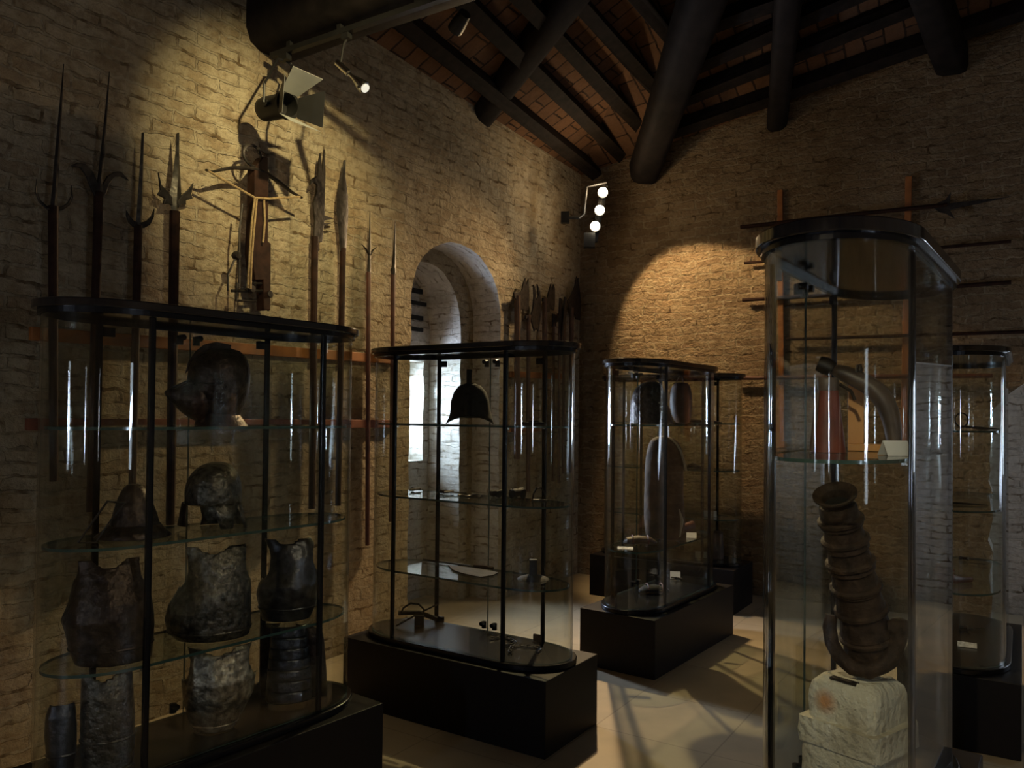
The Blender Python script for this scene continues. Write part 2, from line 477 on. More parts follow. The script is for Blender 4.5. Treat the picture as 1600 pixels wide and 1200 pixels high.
# left wall with the arched window recess
tR, tL_ = Lth(780, 660)[0], Lth(640, 660)[0]
D1, D2 = 0.29, 0.63
tR2 = Lth(718, 660, -D1)[0]; tL2 = tL_ - 0.10
hs1 = Lth(690, 372)[1] - 0.50
bm = BM()
oa = wall_with_arch(bm, L, T_END, H1, CT.z, tR, tL_, hs1, 0.50)
rnd.seed(3)
ia = []
cA = (tR + tL_) / 2; cB = (tR2 + tL2) / 2; k_ = (tL2 - tR2) / (tL_ - tR)
for p in oa: ia.append((cB + (p[0] - cA) * k_, p[1] if p[1] < 0.01 else p[1] - 0.13 * min(1, p[1])))
strip(bm, L, oa, 0, -D1, mi=1)
strip(bm, L, oa, -D1, -D1, ia, mi=0)
strip(bm, L, ia, -D1, -D2, mi=1)
tw0 = Lth(661, 640, -D2)[0]; tw1 = tw0 + 0.30
hw0 = Lth(650, 720, -D2)[1]; hw1 = Lth(650, 564, -D2)[1]
panel_hole(bm, L, -D2, tR2 - 0.3, tL2 + 0.3, 0, 3.4, tw0, tw1, hw0, hw1, mi=1, depth=0.30)
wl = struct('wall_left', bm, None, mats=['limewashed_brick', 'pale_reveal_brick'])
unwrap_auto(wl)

# right wall with a second recess at the frame's edge
sA = Rsh(1548, 700)[0]; sB = sA + 2.3
hsr = Rsh(1575, 640)[1] - 0.1
bm = BM()
rnd.seed(5)
ob = wall_with_arch(bm, RW, S_END, H4, CT.z, sA, sB, hsr, 0.5, j=0.02)
strip(bm, RW, ob, 0, -0.45, mi=1)
panel_hole(bm, RW, -0.45, sA - 0.1, sB + 0.1, 0, 3.4, sA + 1.8, sA + 2.15, 1.1, 2.2, mi=1, depth=0.25)
wr = struct('wall_right', bm, None, mats=['rough_brick', 'pale_reveal_brick'])
unwrap_auto(wr)

# walls behind the camera, with slit windows
def far_wall(name, A, B, hA, hB, slits, inward):
    d = (B - A); ln = d.length; d = d.normalized()
    W = lambda x, u, z: A + d * x + inward * u + Z * z
    bm = BM(); xs = 0.0
    for i, (c, w, z0, z1) in enumerate(slits):
        nx = ln if i == len(slits) - 1 else (c + slits[i + 1][0]) / 2
        panel_hole(bm, W, 0, xs, nx, 0, 4.0, c - w / 2, c + w / 2, z0, z1, depth=0.28)
        xs = nx
    bm.faces.new([bm.verts.new(W(0, 0, 4.0)), bm.verts.new(W(ln, 0, 4.0)), bm.verts.new(W(ln, 0, hB)), bm.verts.new(W(0, 0, hA))])
    o = struct(name, bm, 'limewashed_brick'); unwrap_auto(o)
    return W
def daylight(name, pos, facing, w, h, power, col=(0.68, 0.77, 1.0)):
    ld = bpy.data.lights.new(name, 'AREA'); ld.shape = 'RECTANGLE'; ld.size = w; ld.size_y = h
    ld.energy = power; ld.color = col; ld.spread = R(130)
    o = bpy.data.objects.new(name, ld); COL.objects.link(o)
    o.location = pos; o.rotation_euler = facing.to_track_quat('-Z', 'Z').to_euler()
    return o
slB = [(1.6, 0.27, 1.05, 2.05), (4.6, 0.27, 1.05, 2.05)]
WB = far_wall('wall_back', P1, P3, H1, H3, slB, dL)
slN = [(1.0, 0.26, 1.05, 2.05), (5.2, 0.26, 1.05, 2.05)]
WN = far_wall('wall_near', P3, P4, H3, H4, slN, -nL)
def glazing(name, W, c, w, z0, z1, u):
    bm = BM()
    a = W(c, u, (z0 + z1) / 2); ax = (W(1, 0, 0) - W(0, 0, 0)).normalized(); ay = (W(0, 1, 0) - W(0, 0, 0)).normalized()
    box(bm, a, w, 0.006, z1 - z0, ax, ay)
    o = mk(name, bm, 'clear_glass', smooth=False); tag(o, kind='structure')
wi = 1
for W, sls, fac, pw in ((WB, slB, dL, 22.0), (WN, slN, -nL, 22.0)):
    for c, w, z0, z1 in sls:
        glazing('window_%d' % wi, W, c, w + 0.06, z0 - 0.03, z1 + 0.03, -0.24); wi += 1
        daylight('daylight', W(c, -0.27, (z0 + z1) / 2), fac, w, z1 - z0, pw)
WLn = lambda x, u, z: L(x, u, z)
glazing('window_%d' % wi, L, (tw0 + tw1) / 2, tw1 - tw0 + .06, hw0 - .03, hw1 + .03, -D2 - 0.22); wi += 1
daylight('daylight', L((tw0 + tw1) / 2, -D2 - 0.26, (hw0 + hw1) / 2), nL, tw1 - tw0 + 0.05, hw1 - hw0 + 0.05, 170.0, (0.58, 0.70, 1.0))
glazing('window_%d' % wi, RW, sA + 1.97, 0.42, 1.05, 2.25, -0.45 - 0.2); wi += 1
daylight('daylight', RW(sA + 1.97, -0.45 - 0.22, 1.65), mR, 0.38, 1.2, 8.0, (0.66, 0.78, 1.0))
daylight('daylight', RW(sB - 0.06, -0.24, 1.35), -eR, 0.34, 1.5, 11.0, (0.66, 0.78, 1.0))  # area light added in front of the closed jamb, brightens the recess end wall

# black bars on the solid end wall, standing for unlit slots over the slit
bm = BM()
sl = thing('unlit_slot_bars', 'four black bars for unlit slots above the bright slit window in the arched recess', 'vent', L(tw0 + 0.14, -D2 + 0.01, 2.3))
for (y0, y1, xr) in ((446, 460, 659), (466, 479, 665), (489, 501, 660), (508, 519, 660)):
    a = Lp(628, y0, -D2 + 0.012); b = Lp(xr, y1, -D2 + 0.012)
    bm = BM(); c = (a + b) / 2
    box(bm, c, abs((b - a).dot(dL)), 0.022, abs(b.z - a.z), dL, nL)
    mk('unlit_slot_bar', bm, 'bore_black', sl, smooth=False)

# floor and ceiling
bm = BM()
bm.faces.new([bm.verts.new(p) for p in (P1 - nL * 1.6 - dL * 0.6, P3 - dL * 0.6 + nL * .6, P4 + nL * 1.0 + dL * 1.0, C + dL * 1.0 - nL * 1.6)])
struct('floor', bm, 'floor_cement')
tops = [CT.copy(), P1 + Z * H1, P3 + Z * H3, P4 + Z * H4]
cen = sum(tops, Vector()) / 4
def grow(p): return p + (p - APEX) * 0.05
bm = BM()
for i in range(4):
    bm.faces.new([bm.verts.new(p) for p in (grow(tops[i]), grow(tops[(i + 1) % 4]), APEX)])
ce = struct('ceiling', bm, 'ceiling_tile')
uv = ce.data.uv_layers.new(name='UVMap')
axs = [dL, nL, dL, eR]
for p in ce.data.polygons:
    ax = axs[p.index]; ax = (ax - p.normal * ax.dot(p.normal)).normalized(); ay = p.normal.cross(ax)
    for li in p.loop_indices:
        v = ce.data.vertices[ce.data.loops[li].vertex_index].co
        uv.data[li].uv = (v.dot(ay), v.dot(ax))

# great radial beams
def log(name, a, b, ra, rb, label, group, sag=0.0, mat='old_beam_wood', cat='beam'):
    bm = BM()
    d = (b - a).normalized(); side = d.cross(Z).normalized(); up = side.cross(d)
    rings = []
    n = 9
    for i in range(n):
        f = i / (n - 1); c = a.lerp(b, f); r = ra + (rb - ra) * f
        ring = []
        for k in range(12):
            th = 2 * math.pi * (k + .5) / 12
            rr = r * (1 + rnd.uniform(-.035, .035))
            cx_, sy_ = math.cos(th), math.sin(th)
            sq = lambda v: math.copysign(abs(v) ** 0.55, v)
            ring.append(c + side * (rr * .92 * sq(cx_)) + up * (rr * sq(sy_)))
        rings.append(ring)
    loft(bm, rings)
    o = mk(name, bm, mat, base=a, angle=50)
    return tag(o, label, cat, group)
G = 'dark radial roof beams'
b1 = Lp(742, 186, -0.12); b1e = b1 + (APEX - Z * 0.25 - b1) * 1.0
log('roof_beam', b1, b1e, 0.12, 0.15, 'thick dark roof beam whose foot hangs in front of the left brick wall', G)
b2 = Rp(1006, 268, 0.05)
log('roof_beam', b2, APEX - Z * .2, 0.15, 0.21, 'broad dark roof beam rising from the corner by the spotlights', G)
b3 = Rp(1213, 200, -0.1)
log('roof_beam', b3, APEX - Z * .25, 0.095, 0.13, 'slender dark roof beam with rounded foot right of the corner beam', G)
b4 = Rp(1490, 104, -0.1)
log('roof_beam', b4, APEX - Z * .25, 0.135, 0.15, 'dark roof beam with blunt foot at the upper right, over the rough wall', G)
# tie beam out of the left wall
tt, th_ = Lth(424, 88)
tb = L(tt, -0.2, th_ + 0.2); tb_n = nL
log('tie_beam', tb, tb + nL * 6.3, 0.21, 0.21, 'massive dark horizontal tie beam crossing the top left, carrying the light track', None)
# purlins
nPL = (tops[1] - CT).cross(APEX - CT).normalized()
nPR = (tops[3] - CT).cross(APEX - CT).normalized()
def purl(p0, p1, nrm, lab, grp, w=0.11, ext=(0, 0)):
    if nrm.z > 0: nrm = -nrm
    q = CT + nrm * 0.07
    a = hit(*p0, q, nrm); b = hit(*p1, q, nrm)
    d = (b - a); a = a - d.normalized() * ext[0]; b = b + d.normalized() * ext[1]
    d = (b - a).normalized(); s = d.cross(nrm).normalized()
    bm = BM(); box(bm, (a + b) / 2, (b - a).length, w, 0.13, d, s, nrm)
    bmesh.ops.subdivide_edges(bm, edges=bm.edges[:], cuts=3)
    for v in bm.verts: v.co += Vector((jit(.006), jit(.006), jit(.006)))
    o = mk('roof_purlin', bm, 'rafter_wood', base=a, smooth=False)
    tag(o, lab, 'purlin', grp)
gl_, gr_ = 'purlins of the left roof slope', 'purlins of the right roof slope'
purl((950, 285), (642, 41), nPL, 'lowest thin purlin of the left roof slope, ending at the corner spotlights', gl_, ext=(.0, 3))
purl((985, 256), (740, 15), nPL, 'second purlin up the left roof slope from the corner spotlights', gl_, ext=(0.15, 2.5))
purl((1005, 201), (852, 37), nPL, 'third purlin up the left roof slope from the corner spotlights', gl_, ext=(0.1, 2))
purl((1027, 140), (909, 9), nPL, 'fourth purlin up the left roof slope, meeting the corner beam high up', gl_, ext=(0.1, 1.5))
purl((1056, 68), (985, -18), nPL, 'topmost purlin seen on the left roof slope', gl_, ext=(0.1, 1.2))
purl((1050, 203), (1600, 13), nPR, 'lowest purlin of the right roof slope, running just above the brick wall', gr_, ext=(0, .6))
purl((1066, 153), (1456, -5), nPR, 'second purlin up the right roof slope from the brick wall', gr_, ext=(0, 1))
purl((1088, 100), (1345, -15), nPR, 'third purlin up the right roof slope from the brick wall', gr_, ext=(0, 1))
purl((1105, 39), (1224, -5), nPR, 'topmost purlin seen on the right roof slope', gr_, ext=(0, 1))

# ================================================================== LIGHTS AND FITTINGS
def spot(name, pos, aim, power, size, blend, col=(1.0, 0.74, 0.40), rad=0.03):
    ld = bpy.data.lights.new(name, 'SPOT'); ld.energy = power; ld.spot_size = R(size); ld.spot_blend = blend
    ld.color = col; ld.shadow_soft_size = rad
    o = bpy.data.objects.new(name, ld); COL.objects.link(o)
    o.location = pos; o.rotation_euler = (Vector(aim) - Vector(pos)).to_track_quat('-Z', 'Y').to_euler()
    return o
# track under the tie beam
trA = L(tt + 0.08, 0.10, th_ - 0.055); trB = trA + nL * 3.2
bm = BM(); box(bm, (trA + trB) / 2, 3.2, 0.035, 0.03, nL, dL)
tr = thing('light_track', 'long black lighting track hung beneath the dark tie beam', 'track', trA)
mk('rail', bm, 'matt_black_metal', tr, smooth=False)
for d in (0.15, 0.55, 1.1, 1.7, 2.6):
    bm = BM(); box(bm, trA + nL * d + Z * 0.035, 0.03, 0.025, 0.05, nL, dL); mk('hanger', bm, 'matt_black_metal', tr, smooth=False)
def atx(px, h_off):      # point of the track seen at that column
    best = None
    for i in range(320):
        p = trA + nL * (i / 100)
        v = p - EYE; x = 800 + F * v.dot(r_) / v.dot(f_)
        if best is None or abs(x - px) < best[0]: best = (abs(x - px), p)
    return best[1] - Z * h_off
# parabolic can floodlight with barn doors
pc = atx(446, 0.0)
pcan = pc - dL * .16
can = thing('flood_light', 'large black can floodlight with barn doors hanging from the track', 'floodlight', pc)
ax = (hit(545, 150, pcan, dL) - hit(404, 172, pcan, dL)).normalized()
ax = (ax - dL * 0.06 + nL * .0).normalized()
e0 = hit(409, 172, pcan, dL)
bm = BM(); lathe(bm, e0, ax, [(0, 0.001), (0.0, 0.045), (0.02, 0.062), (0.05, 0.066), (0.21, 0.066), (0.212, 0.078), (0.235, 0.078), (0.237, 0.06), (0.15, 0.055), (0.15, 0.001)], 24)
mk('lamp_housing', bm, 'matt_black_metal', can)
sd = ax.cross(Z).normalized(); up = sd.cross(ax)
bm = BM()
for s in (-1, 1):
    m0 = e0 + ax * 0.13 + sd * (0.082 * s); tube(bm, [m0, m0 + Z * 0.10, pc + sd * (0.05 * s) - Z * 0.06, pc + sd * (0.012 * s) - Z * 0.05], 0.007, 6)
tube(bm, [e0 + ax * .13 + sd * .082, e0 + ax * .13 + sd * .06], 0.02, 10); tube(bm, [e0 + ax * .13 - sd * .082, e0 + ax * .13 - sd * .06], 0.02, 10)
mk('yoke', bm, 'matt_black_metal', can)
bm = BM(); box(bm, pc - Z * 0.034, 0.07, 0.04, 0.035, nL, dL); mk('track_adapter', bm, 'matt_black_metal', can, smooth=False)
front = e0 + ax * 0.237
for s, v, ln, sp, mt in ((1, up, 0.17, 0.55, 'flap_paint'), (-1, up, 0.17, 0.42, 'flap_paint'), (1, sd, 0.15, 0.5, 'matt_black_metal'), (-1, sd, 0.15, 0.5, 'matt_black_metal')):
    w = sd if v is up else up
    o_ = (ax * math.cos(sp) + v * (s * math.sin(sp)))
    q = front + v * (0.062 * s)
    bm = BM()
    pts = [q - w * 0.055, q + w * 0.055, q + w * 0.10 + o_ * ln, q - w * 0.10 + o_ * ln]
    prism(bm, pts, o_.cross(w).normalized(), 0.0025)
    mk('barn_door', bm, mt, can, smooth=False)
# small chrome spot with clear bulb
ps = atx(541, 0.0)
cs = thing('bulb_spotlight', 'small chrome lamp holder with a clear bulb, right of the floodlight on the track', 'spotlight', ps)
s0 = hit(527, 98, ps - dL * 0.06, dL); s1 = hit(572, 139, ps - dL * 0.06, dL); ax2 = (s1 - s0).normalized(); l2 = (s1 - s0).length
bm = BM(); lathe(bm, s0, ax2, [(0, .001), (0, .018), (l2 * .42, .018), (l2 * .43, .012), (l2 * .52, .011), (l2 * .52, .001)], 16); mk('lamp_holder', bm, 'chrome', cs)
bm = BM(); lathe(bm, s0 + ax2 * l2 * .5, ax2, [(0, .010), (l2 * .12, .016), (l2 * .3, .028), (l2 * .42, .034), (l2 * .46, .030), (l2 * .48, .001)], 18); mk('bulb', bm, 'chrome', cs)
bm = BM(); lathe(bm, s0 + ax2 * (l2 * .982), ax2, [(0, .001), (0.0, .024), (.004, .020), (.006, .001)], 14); mk('bulb_face', bm, 'dim_bulb', cs)
bm = BM(); tube(bm, [ps - Z * .05, ps - Z * .08 - dL * .02, s0 + ax2 * .03], .006, 6); box(bm, ps - Z * .032, .05, .035, .03, nL, dL); mk('bracket', bm, 'matt_black_metal', cs)
# the lamp that washes the left wall
pl_ = L(4.9, 2.2, 3.9)
wl_ = thing('track_spotlight', 'black track spotlight high above the middle of the room, aimed at the crossbow wall', 'spotlight', pl_ + Z * .16)
aim = Lp(430, 285); axw = (aim - pl_).normalized()
bm = BM(); lathe(bm, pl_ - axw * .14, axw, [(0, .001), (0, .04), (.02, .05), (.13, .05), (.13, .044), (.08, .04), (.08, .001)], 20); mk('lamp_housing', bm, 'matt_black_metal', wl_)
bm = BM(); tube(bm, [pl_ - axw * .07, pl_ - axw * .07 + Z * .12, pl_ - axw * .07 + Z * .9], .008, 6); mk('arm', bm, 'matt_black_metal', wl_)
bm = BM(); lathe(bm, pl_ - axw * .055, axw, [(0, .001), (0, .03), (.01, .02), (.014, .001)], 14); mk('bulb', bm, 'lit_bulb', wl_)
spot('wall_wash', pl_ + axw * .0, aim, 300, 46, 1.0, (1.0, 0.83, 0.42), 0.03)

# dark unlit track head under the tie beam's far part
pk = Lp(727, 40, 1.15)
dk = thing('spotlight', 'unlit black lamp head barely seen below the dark beam at the top centre', 'spotlight', pk)
bm = BM(); lathe(bm, pk - dL * .05, nL * -1 - Z * .5 + dL * .4, [(-.06, .001), (-.06, .035), (.02, .045), (.06, .045), (.06, .001)], 16); mk('lamp_housing', bm, 'matt_black_metal', dk)
bm = BM(); tube(bm, [pk, pk + Z * .07, Vector((pk.x, pk.y, trA.z - .02))] if pk.z < trA.z - .1 else [pk, pk + Z * .08], .007, 6); mk('arm', bm, 'matt_black_metal', dk)
# the lamp above the visitor, aimed at the cannon stone and the left case
def overhead(pos, aim, power, size, blend, label, col=(1.0, .84, .56)):
    pos, aim = Vector(pos), Vector(aim); a = (aim - pos).normalized()
    t_ = thing('track_spotlight', label, 'spotlight', pos + Z * .3)
    bm = BM(); lathe(bm, pos - a * .16, a, [(0, .001), (0, .04), (.02, .05), (.15, .05), (.15, .044), (.10, .04), (.10, .001)], 20); mk('lamp_housing', bm, 'matt_black_metal', t_)
    bm = BM(); tube(bm, [pos - a * .08, pos - a * .08 + Z * 1.2], .008, 6); mk('arm', bm, 'matt_black_metal', t_)
    spot('spot_beam', pos, aim, power, size, blend, col, .025)
overhead((-.25, .1, 2.95), (1.15, 2.55, .95), 125, 30, .5, 'black spotlight above the visitor, aimed at the stone block under the cannon')
overhead((1.3, .9, 3.5), (-.95, 3.0, .75), 75, 34, .9, 'black spotlight above the visitor, aimed at the breastplates in the left case')
# three bare spots by the corner
pb = Lp(930, 327, 0.55)
fx = thing('corner_spotlight_bar', 'bracket of three glaring bare spot bulbs in the corner under the roof', 'spotlight', pb)
vw = (pb - EYE).normalized(); hz = Vector((vw.x, vw.y, 0)).normalized(); rt = hz.cross(Z)
def at(px, py, dz=0.0): return hit(px, py, pb + hz * dz, hz)
bm = BM(); tube(bm, [at(948, 285, .05), at(917, 292, .03), at(912, 335, .02), at(905, 340, .02)], .013, 6)
tube(bm, [at(905, 340, .02), at(880, 340, .02)], .016, 6); mk('bracket', bm, 'matt_black_metal', fx)
bm = BM(); box(bm, at(883, 340, .02), .075, .06, .10, rt, hz); mk('junction_box', bm, 'matt_black_metal', fx, smooth=False)
bm = BM(); tube(bm, [at(945, 290, .09), at(937, 328, .09), at(928, 378, .09)], .035, 6); mk('bar', bm, 'matt_black_metal', fx)
bm = BM(); box(bm, at(921, 376, .06), .10, .08, .13, rt, hz); mk('gear_box', bm, 'matt_black_metal', fx, smooth=False)
bul = [at(942, 300), at(937, 328), at(930, 353)]
for p in bul:
    bm = BM(); lathe(bm, p + hz * .075, -hz, [(0, .001), (0, .034), (.03, .046), (.055, .048), (.055, .03), (.04, .001)], 18); hd = mk('lamp_head', bm, 'matt_black_metal', fx)
    bm = BM(); lathe(bm, p + hz * .03, -hz, [(0, .001), (.0, .022), (.03, .042), (.045, .03), (.05, .001)], 16); mk('bulb', bm, 'lit_bulb', hd)
WARM = (1.0, 0.70, 0.37)
spot('corner_light', bul[0] - hz * .05, RW(1.6, 0, 1.7), 190, 76, 0.25, WARM)
spot('corner_light', bul[1] - hz * .05, L(4.6, 0.9, 0.6), 115, 105, 1.0, WARM)
spot('corner_light', bul[2] - hz * .05, (0.4, 2.2, 0.3), 420, 100, 0.8, WARM)
for p in bul[:1]:
    ld = bpy.data.lights.new('bulb_glow', 'POINT'); ld.energy = 6; ld.color = WARM; ld.shadow_soft_size = .04
    o = bpy.data.objects.new('bulb_glow', ld); COL.objects.link(o); o.location = p - hz * .07
# sky outside
w = bpy.data.worlds.new('sky'); sc.world = w; w.use_nodes = True
bg = w.node_tree.nodes['Background']; bg.inputs[0].default_value = (0.75, 0.85, 1.0, 1); bg.inputs[1].default_value = 6.0
w.cycles.sampling_method = 'NONE'
bm = BM(); box(bm, RW(sB - 0.035, -0.24, 1.35), 0.012, 0.36, 1.54, eR, mR); tag(mk('window_%d' % wi, bm, 'clear_glass', smooth=False), kind='structure'); wi += 1  # pane added over the solid jamb beside the added area light, no opening behind
# ================================================================== LEFT WALL: RAILS AND ARMS
def rail(name, P, a, b, hgt, mat, nrm, along, label, group, u0_=0.0, th=0.03):
    A, B = P(*a, u0_ + th / 2), P(*b, u0_ + th / 2)
    d = (B - A).normalized(); s = d.cross(nrm).normalized()
    bm = BM(); box(bm, (A + B) / 2, (B - A).length, th, hgt, d, nrm, s)
    o = mk(name, bm, mat, base=A, smooth=False, bevel=0.003)
    return tag(o, label, 'rail', group)
GR = 'wooden hanging rails on the left wall'
rail('hanging_rail', Lp, (47, 521), (617, 562), 0.062, 'orange_rail_wood', nL, dL, 'long upper orange wooden rail behind the big left display case', GR)
rail('hanging_rail', Lp, (41, 663), (617, 662), 0.055, 'red_rail_wood', nL, dL, 'long lower reddish wooden rail behind the big left display case', GR)
rail('hanging_rail', Lp, (797, 585), (876, 588), 0.055, 'orange_rail_wood', nL, dL, 'short upper orange rail right of the arched recess', GR)
rail('hanging_rail', Lp, (797, 671), (852, 670), 0.045, 'orange_rail_wood', nL, dL, 'short lower orange rail right of the arched recess', GR)

def zl(pts, sx=0.375, ox=0, oy=60): return [(ox + x * sx, oy + y * sx) for x, y in pts]
def poly_head(P, u, pts, th, nrm):
    bm = BM(); prism(bm, [P(x, y, u) for x, y in pts], nrm, th); return bm
def blade_strip(bm, P, u, spine, nrm, th):
    """spine: (px, py, half width px left, right): diamond-section blade following a spine"""
    rings = []
    for x, y, wl2, wr2 in spine:
        c = P(x, y, u)
        rings.append([P(x - wl2, y, u), c + nrm * th, P(x + wr2, y, u), c - nrm * th])
    loft(bm, rings)
def pole(P, a, b, u, r, r2=None):
    bm = BM(); tube(bm, [P(*a, u), P((a[0] + b[0]) / 2, (a[1] + b[1]) / 2, u), P(*b, u)], [r, (r + (r2 or r)) / 2, r2 or r], 10); return bm
def horn_shape(bm, P, u, pts, radii, flat=0.5):
    tube(bm, [P(x, y, u) for x, y in pts], radii, 8, flat=flat)
GP = 'staff weapons standing against the left wall'
U = 0.07
def weapon(name, label, cat, foot, P=Lp, u=U, group=GP): return thing(name, label, cat, P(*foot, u), 0, group)
# 1 long spiked military fork
w = weapon('military_fork', 'leftmost staff weapon, a long thin spike with two upturned round prongs', 'polearm', (90, 752))
mk('shaft', pole(Lp, (83, 322), (84, 752), U, .022, .018), 'dark_shaft_wood', w)
bm = BM(); tube(bm, [Lp(99.5, 100, U), Lp(92, 210, U), Lp(84, 322, U)], [.002, .009, .014], 8); mk('spike', bm, 'wrought_iron', w)
bm = BM()
horn_shape(bm, Lp, U, zl([(152, 585), (150, 640), (165, 678), (195, 705), (222, 712)]), [.002, .008, .010, .011, .012])
horn_shape(bm, Lp, U, zl([(298, 612), (299, 660), (285, 690), (258, 708), (222, 712)]), [.002, .008, .010, .011, .012])
mk('prongs', bm, 'wrought_iron', w)
# 2 winged spear with big curling wings
w = weapon('winged_spear', 'tall spear with two broad wings curling down like a bat, second from left', 'polearm', (146, 800))
mk('shaft', pole(Lp, (154, 300), (141, 800), U, .021, .018), 'dark_shaft_wood', w)
bm = BM(); tube(bm, [Lp(171, 112, U), Lp(163, 210, U), Lp(154, 305, U)], [.002, .008, .014], 8); mk('spike', bm, 'wrought_iron', w)
for sgn, pts in ((0, zl([(408, 665), (392, 660), (374, 622), (356, 575), (330, 540), (292, 532), (318, 518), (352, 524), (384, 560), (404, 606), (412, 640)])),
                 (1, zl([(412, 640), (424, 608), (442, 575), (470, 558), (502, 558), (534, 594), (500, 576), (474, 580), (452, 606), (436, 650), (418, 668)]))):
    mk('wing', poly_head(Lp, U - .006, pts, .012, nL), 'wrought_iron', w, smooth=False, bevel=.003)
# 3 winged partisan with crescent
w = weapon('corseque', 'staff weapon with narrow tall blade and crescent guard, third from left', 'polearm', (205, 790))
mk('shaft', pole(Lp, (216, 352), (206, 790), U, .020, .018), 'dark_shaft_wood', w)
bm = BM(); blade_strip(bm, Lp, U, [(223, 207, .4, .4), (221.5, 250, 2.6, 2.6), (219.5, 300, 4, 4), (217, 345, 4.5, 4.5), (216, 362, 3, 3)], nL, .012); mk('blade', bm, 'blade_steel', w)
mk('crescent_guard', poly_head(Lp, U - .005, zl([(524, 716), (538, 742), (556, 762), (580, 768), (606, 762), (626, 742), (641, 706), (638, 746), (622, 778), (600, 790), (578, 792), (552, 786), (534, 768), (524, 742)]), .01, nL), 'wrought_iron', w, smooth=False, bevel=.003)
# 4 partisan
w = weapon('partisan', 'broad triangular spear blade with two thorned lugs, just left of the crossbow', 'polearm', (266, 820))
mk('shaft', pole(Lp, (273, 330), (266, 820), U, .026, .022), 'dark_shaft_wood', w)
bm = BM(); blade_strip(bm, Lp, U, [(277.5, 208, .4, .4), (277, 240, 3.2, 3.2), (275.5, 280, 6.5, 6.5), (274, 306, 10, 9.5), (273, 324, 6, 6), (272.5, 334, 4, 4)], nL, .014); mk('blade', bm, 'blade_steel', w)
for pts in (zl([(656, 560), (668, 612), (700, 646), (718, 672), (724, 704), (700, 690), (676, 692), (684, 668), (652, 652), (664, 632)]),
            zl([(802, 602), (792, 650), (798, 668), (770, 676), (770, 694), (750, 692), (738, 708), (738, 676), (758, 650), (780, 632)])):
    mk('lug', poly_head(Lp, U - .006, pts, .012, nL), 'wrought_iron', w, smooth=False, bevel=.002)
# 5 crossbow with windlass
cbp = zl([(1080, 1135)])[0]
w = thing('crossbow', 'large steel crossbow with stirrup ring and rope windlass hanging on the wall', 'crossbow', Lp(*cbp, .1))
UC = .13
bm = BM()
prism(bm, [Lp(x, y, UC - .03) for x, y in zl([(1030, 545), (1066, 500), (1086, 505), (1088, 620), (1086, 850), (1098, 860), (1096, 1135), (1068, 1135), (1066, 1010), (1032, 1010), (1018, 900), (1028, 700)])], nL, .065)
mk('stock', bm, 'dark_shaft_wood', w, smooth=False, bevel=.004)
def cpath(pts, u=UC + .02): return [Lp(x, y, u) for x, y in zl(pts)]
bm = BM(); tube(bm, cpath([(858, 548), (885, 556), (920, 548), (970, 538), (1030, 540), (1062, 545), (1110, 562), (1165, 600), (1215, 640), (1258, 664)]), [.010, .012, .014, .017, .020, .021, .019, .016, .013, .010], 8, flat=.6); mk('bow', bm, 'wrought_iron', w)
bm = BM(); tube(bm, cpath([(868, 552), (960, 606), (1062, 664), (1120, 668), (1180, 664), (1250, 660)], UC + .05), .0065, 6); mk('bowstring', bm, 'rope_fibre', w)
bm = BM(); c = cpath([(1052, 488)])[0]; loop(bm, ringpts(c, dL, Z, .062, .058, 20), .008, 7)
tube(bm, cpath([(1030, 470), (1018, 440)]), [.007, .003], 6); tube(bm, cpath([(1078, 480), (1080, 455)]), [.007, .003], 6)
mk('stirrup_ring', bm, 'wrought_iron', w)
bm = BM()
for a in ([(1062, 665), (1050, 760), (1040, 900), (1032, 1040)], [(1070, 670), (1058, 800), (1048, 930), (1044, 1045)], [(1100, 675), (1104, 760), (1096, 850)]):
    tube(bm, cpath(a, UC + .055), .006, 6)
mk('windlass_rope', bm, 'rope_fibre', w)
bm = BM()
tube(bm, cpath([(1010, 690), (998, 800), (996, 1040)], UC + .02), .006, 6)
tube(bm, cpath([(965, 1052), (1122, 1052)]), .009, 6)
tube(bm, cpath([(1118, 1018), (1118, 1135)]), .007, 6); tube(bm, cpath([(988, 1018), (985, 1095)]), .007, 6)
tube(bm, cpath([(985, 1092), (1068, 1096)]), .007, 6); tube(bm, cpath([(1030, 1020), (1118, 1022)]), .006, 6)
tube(bm, cpath([(950, 1052), (950, 985), (985, 905)]), .006, 6)
tube(bm, cpath([(1070, 856), (1124, 862)]), .007, 6)
mk('windlass_frame', bm, 'wrought_iron', w)
for q in ((985, 905), (1118, 1066), (1045, 1045)):
    bm = BM(); p = cpath([q])[0]; lathe(bm, p - nL * .02, nL, [(0, .001), (0, .018), (.012, .024), (.028, .024), (.04, .018), (.04, .001)], 14); mk('pulley' if q[0] > 1000 else 'crank_knob', bm, 'wrought_iron', w)
for y0, nm in ((670, 'nut'), (730, 'band')):
    bm = BM(); p = cpath([(1078, y0)])[0]; box(bm, p, .07, .02, .035, dL, nL)
    mk(nm, bm, 'wrought_iron', w, smooth=False)
# 7 bill
w = weapon('bill_hook', 'bill with hooked beak, back spikes and long point, right of the crossbow', 'polearm', (488, 795))
mk('shaft', pole(Lp, (492, 370), (487, 795), U, .022, .020), 'dark_shaft_wood', w)
mk('blade', poly_head(Lp, U - .008, zl([(1330, 478), (1336, 560), (1346, 462), (1350, 560), (1346, 700), (1345, 738), (1386, 752), (1346, 760), (1344, 768), (1376, 773), (1342, 780), (1336, 850), (1300, 850), (1306, 760), (1300, 690), (1312, 640), (1314, 612), (1300, 600), (1286, 612), (1290, 590), (1308, 578), (1320, 572), (1322, 520)]), .016, nL), 'wrought_iron', w, smooth=False, bevel=.003)
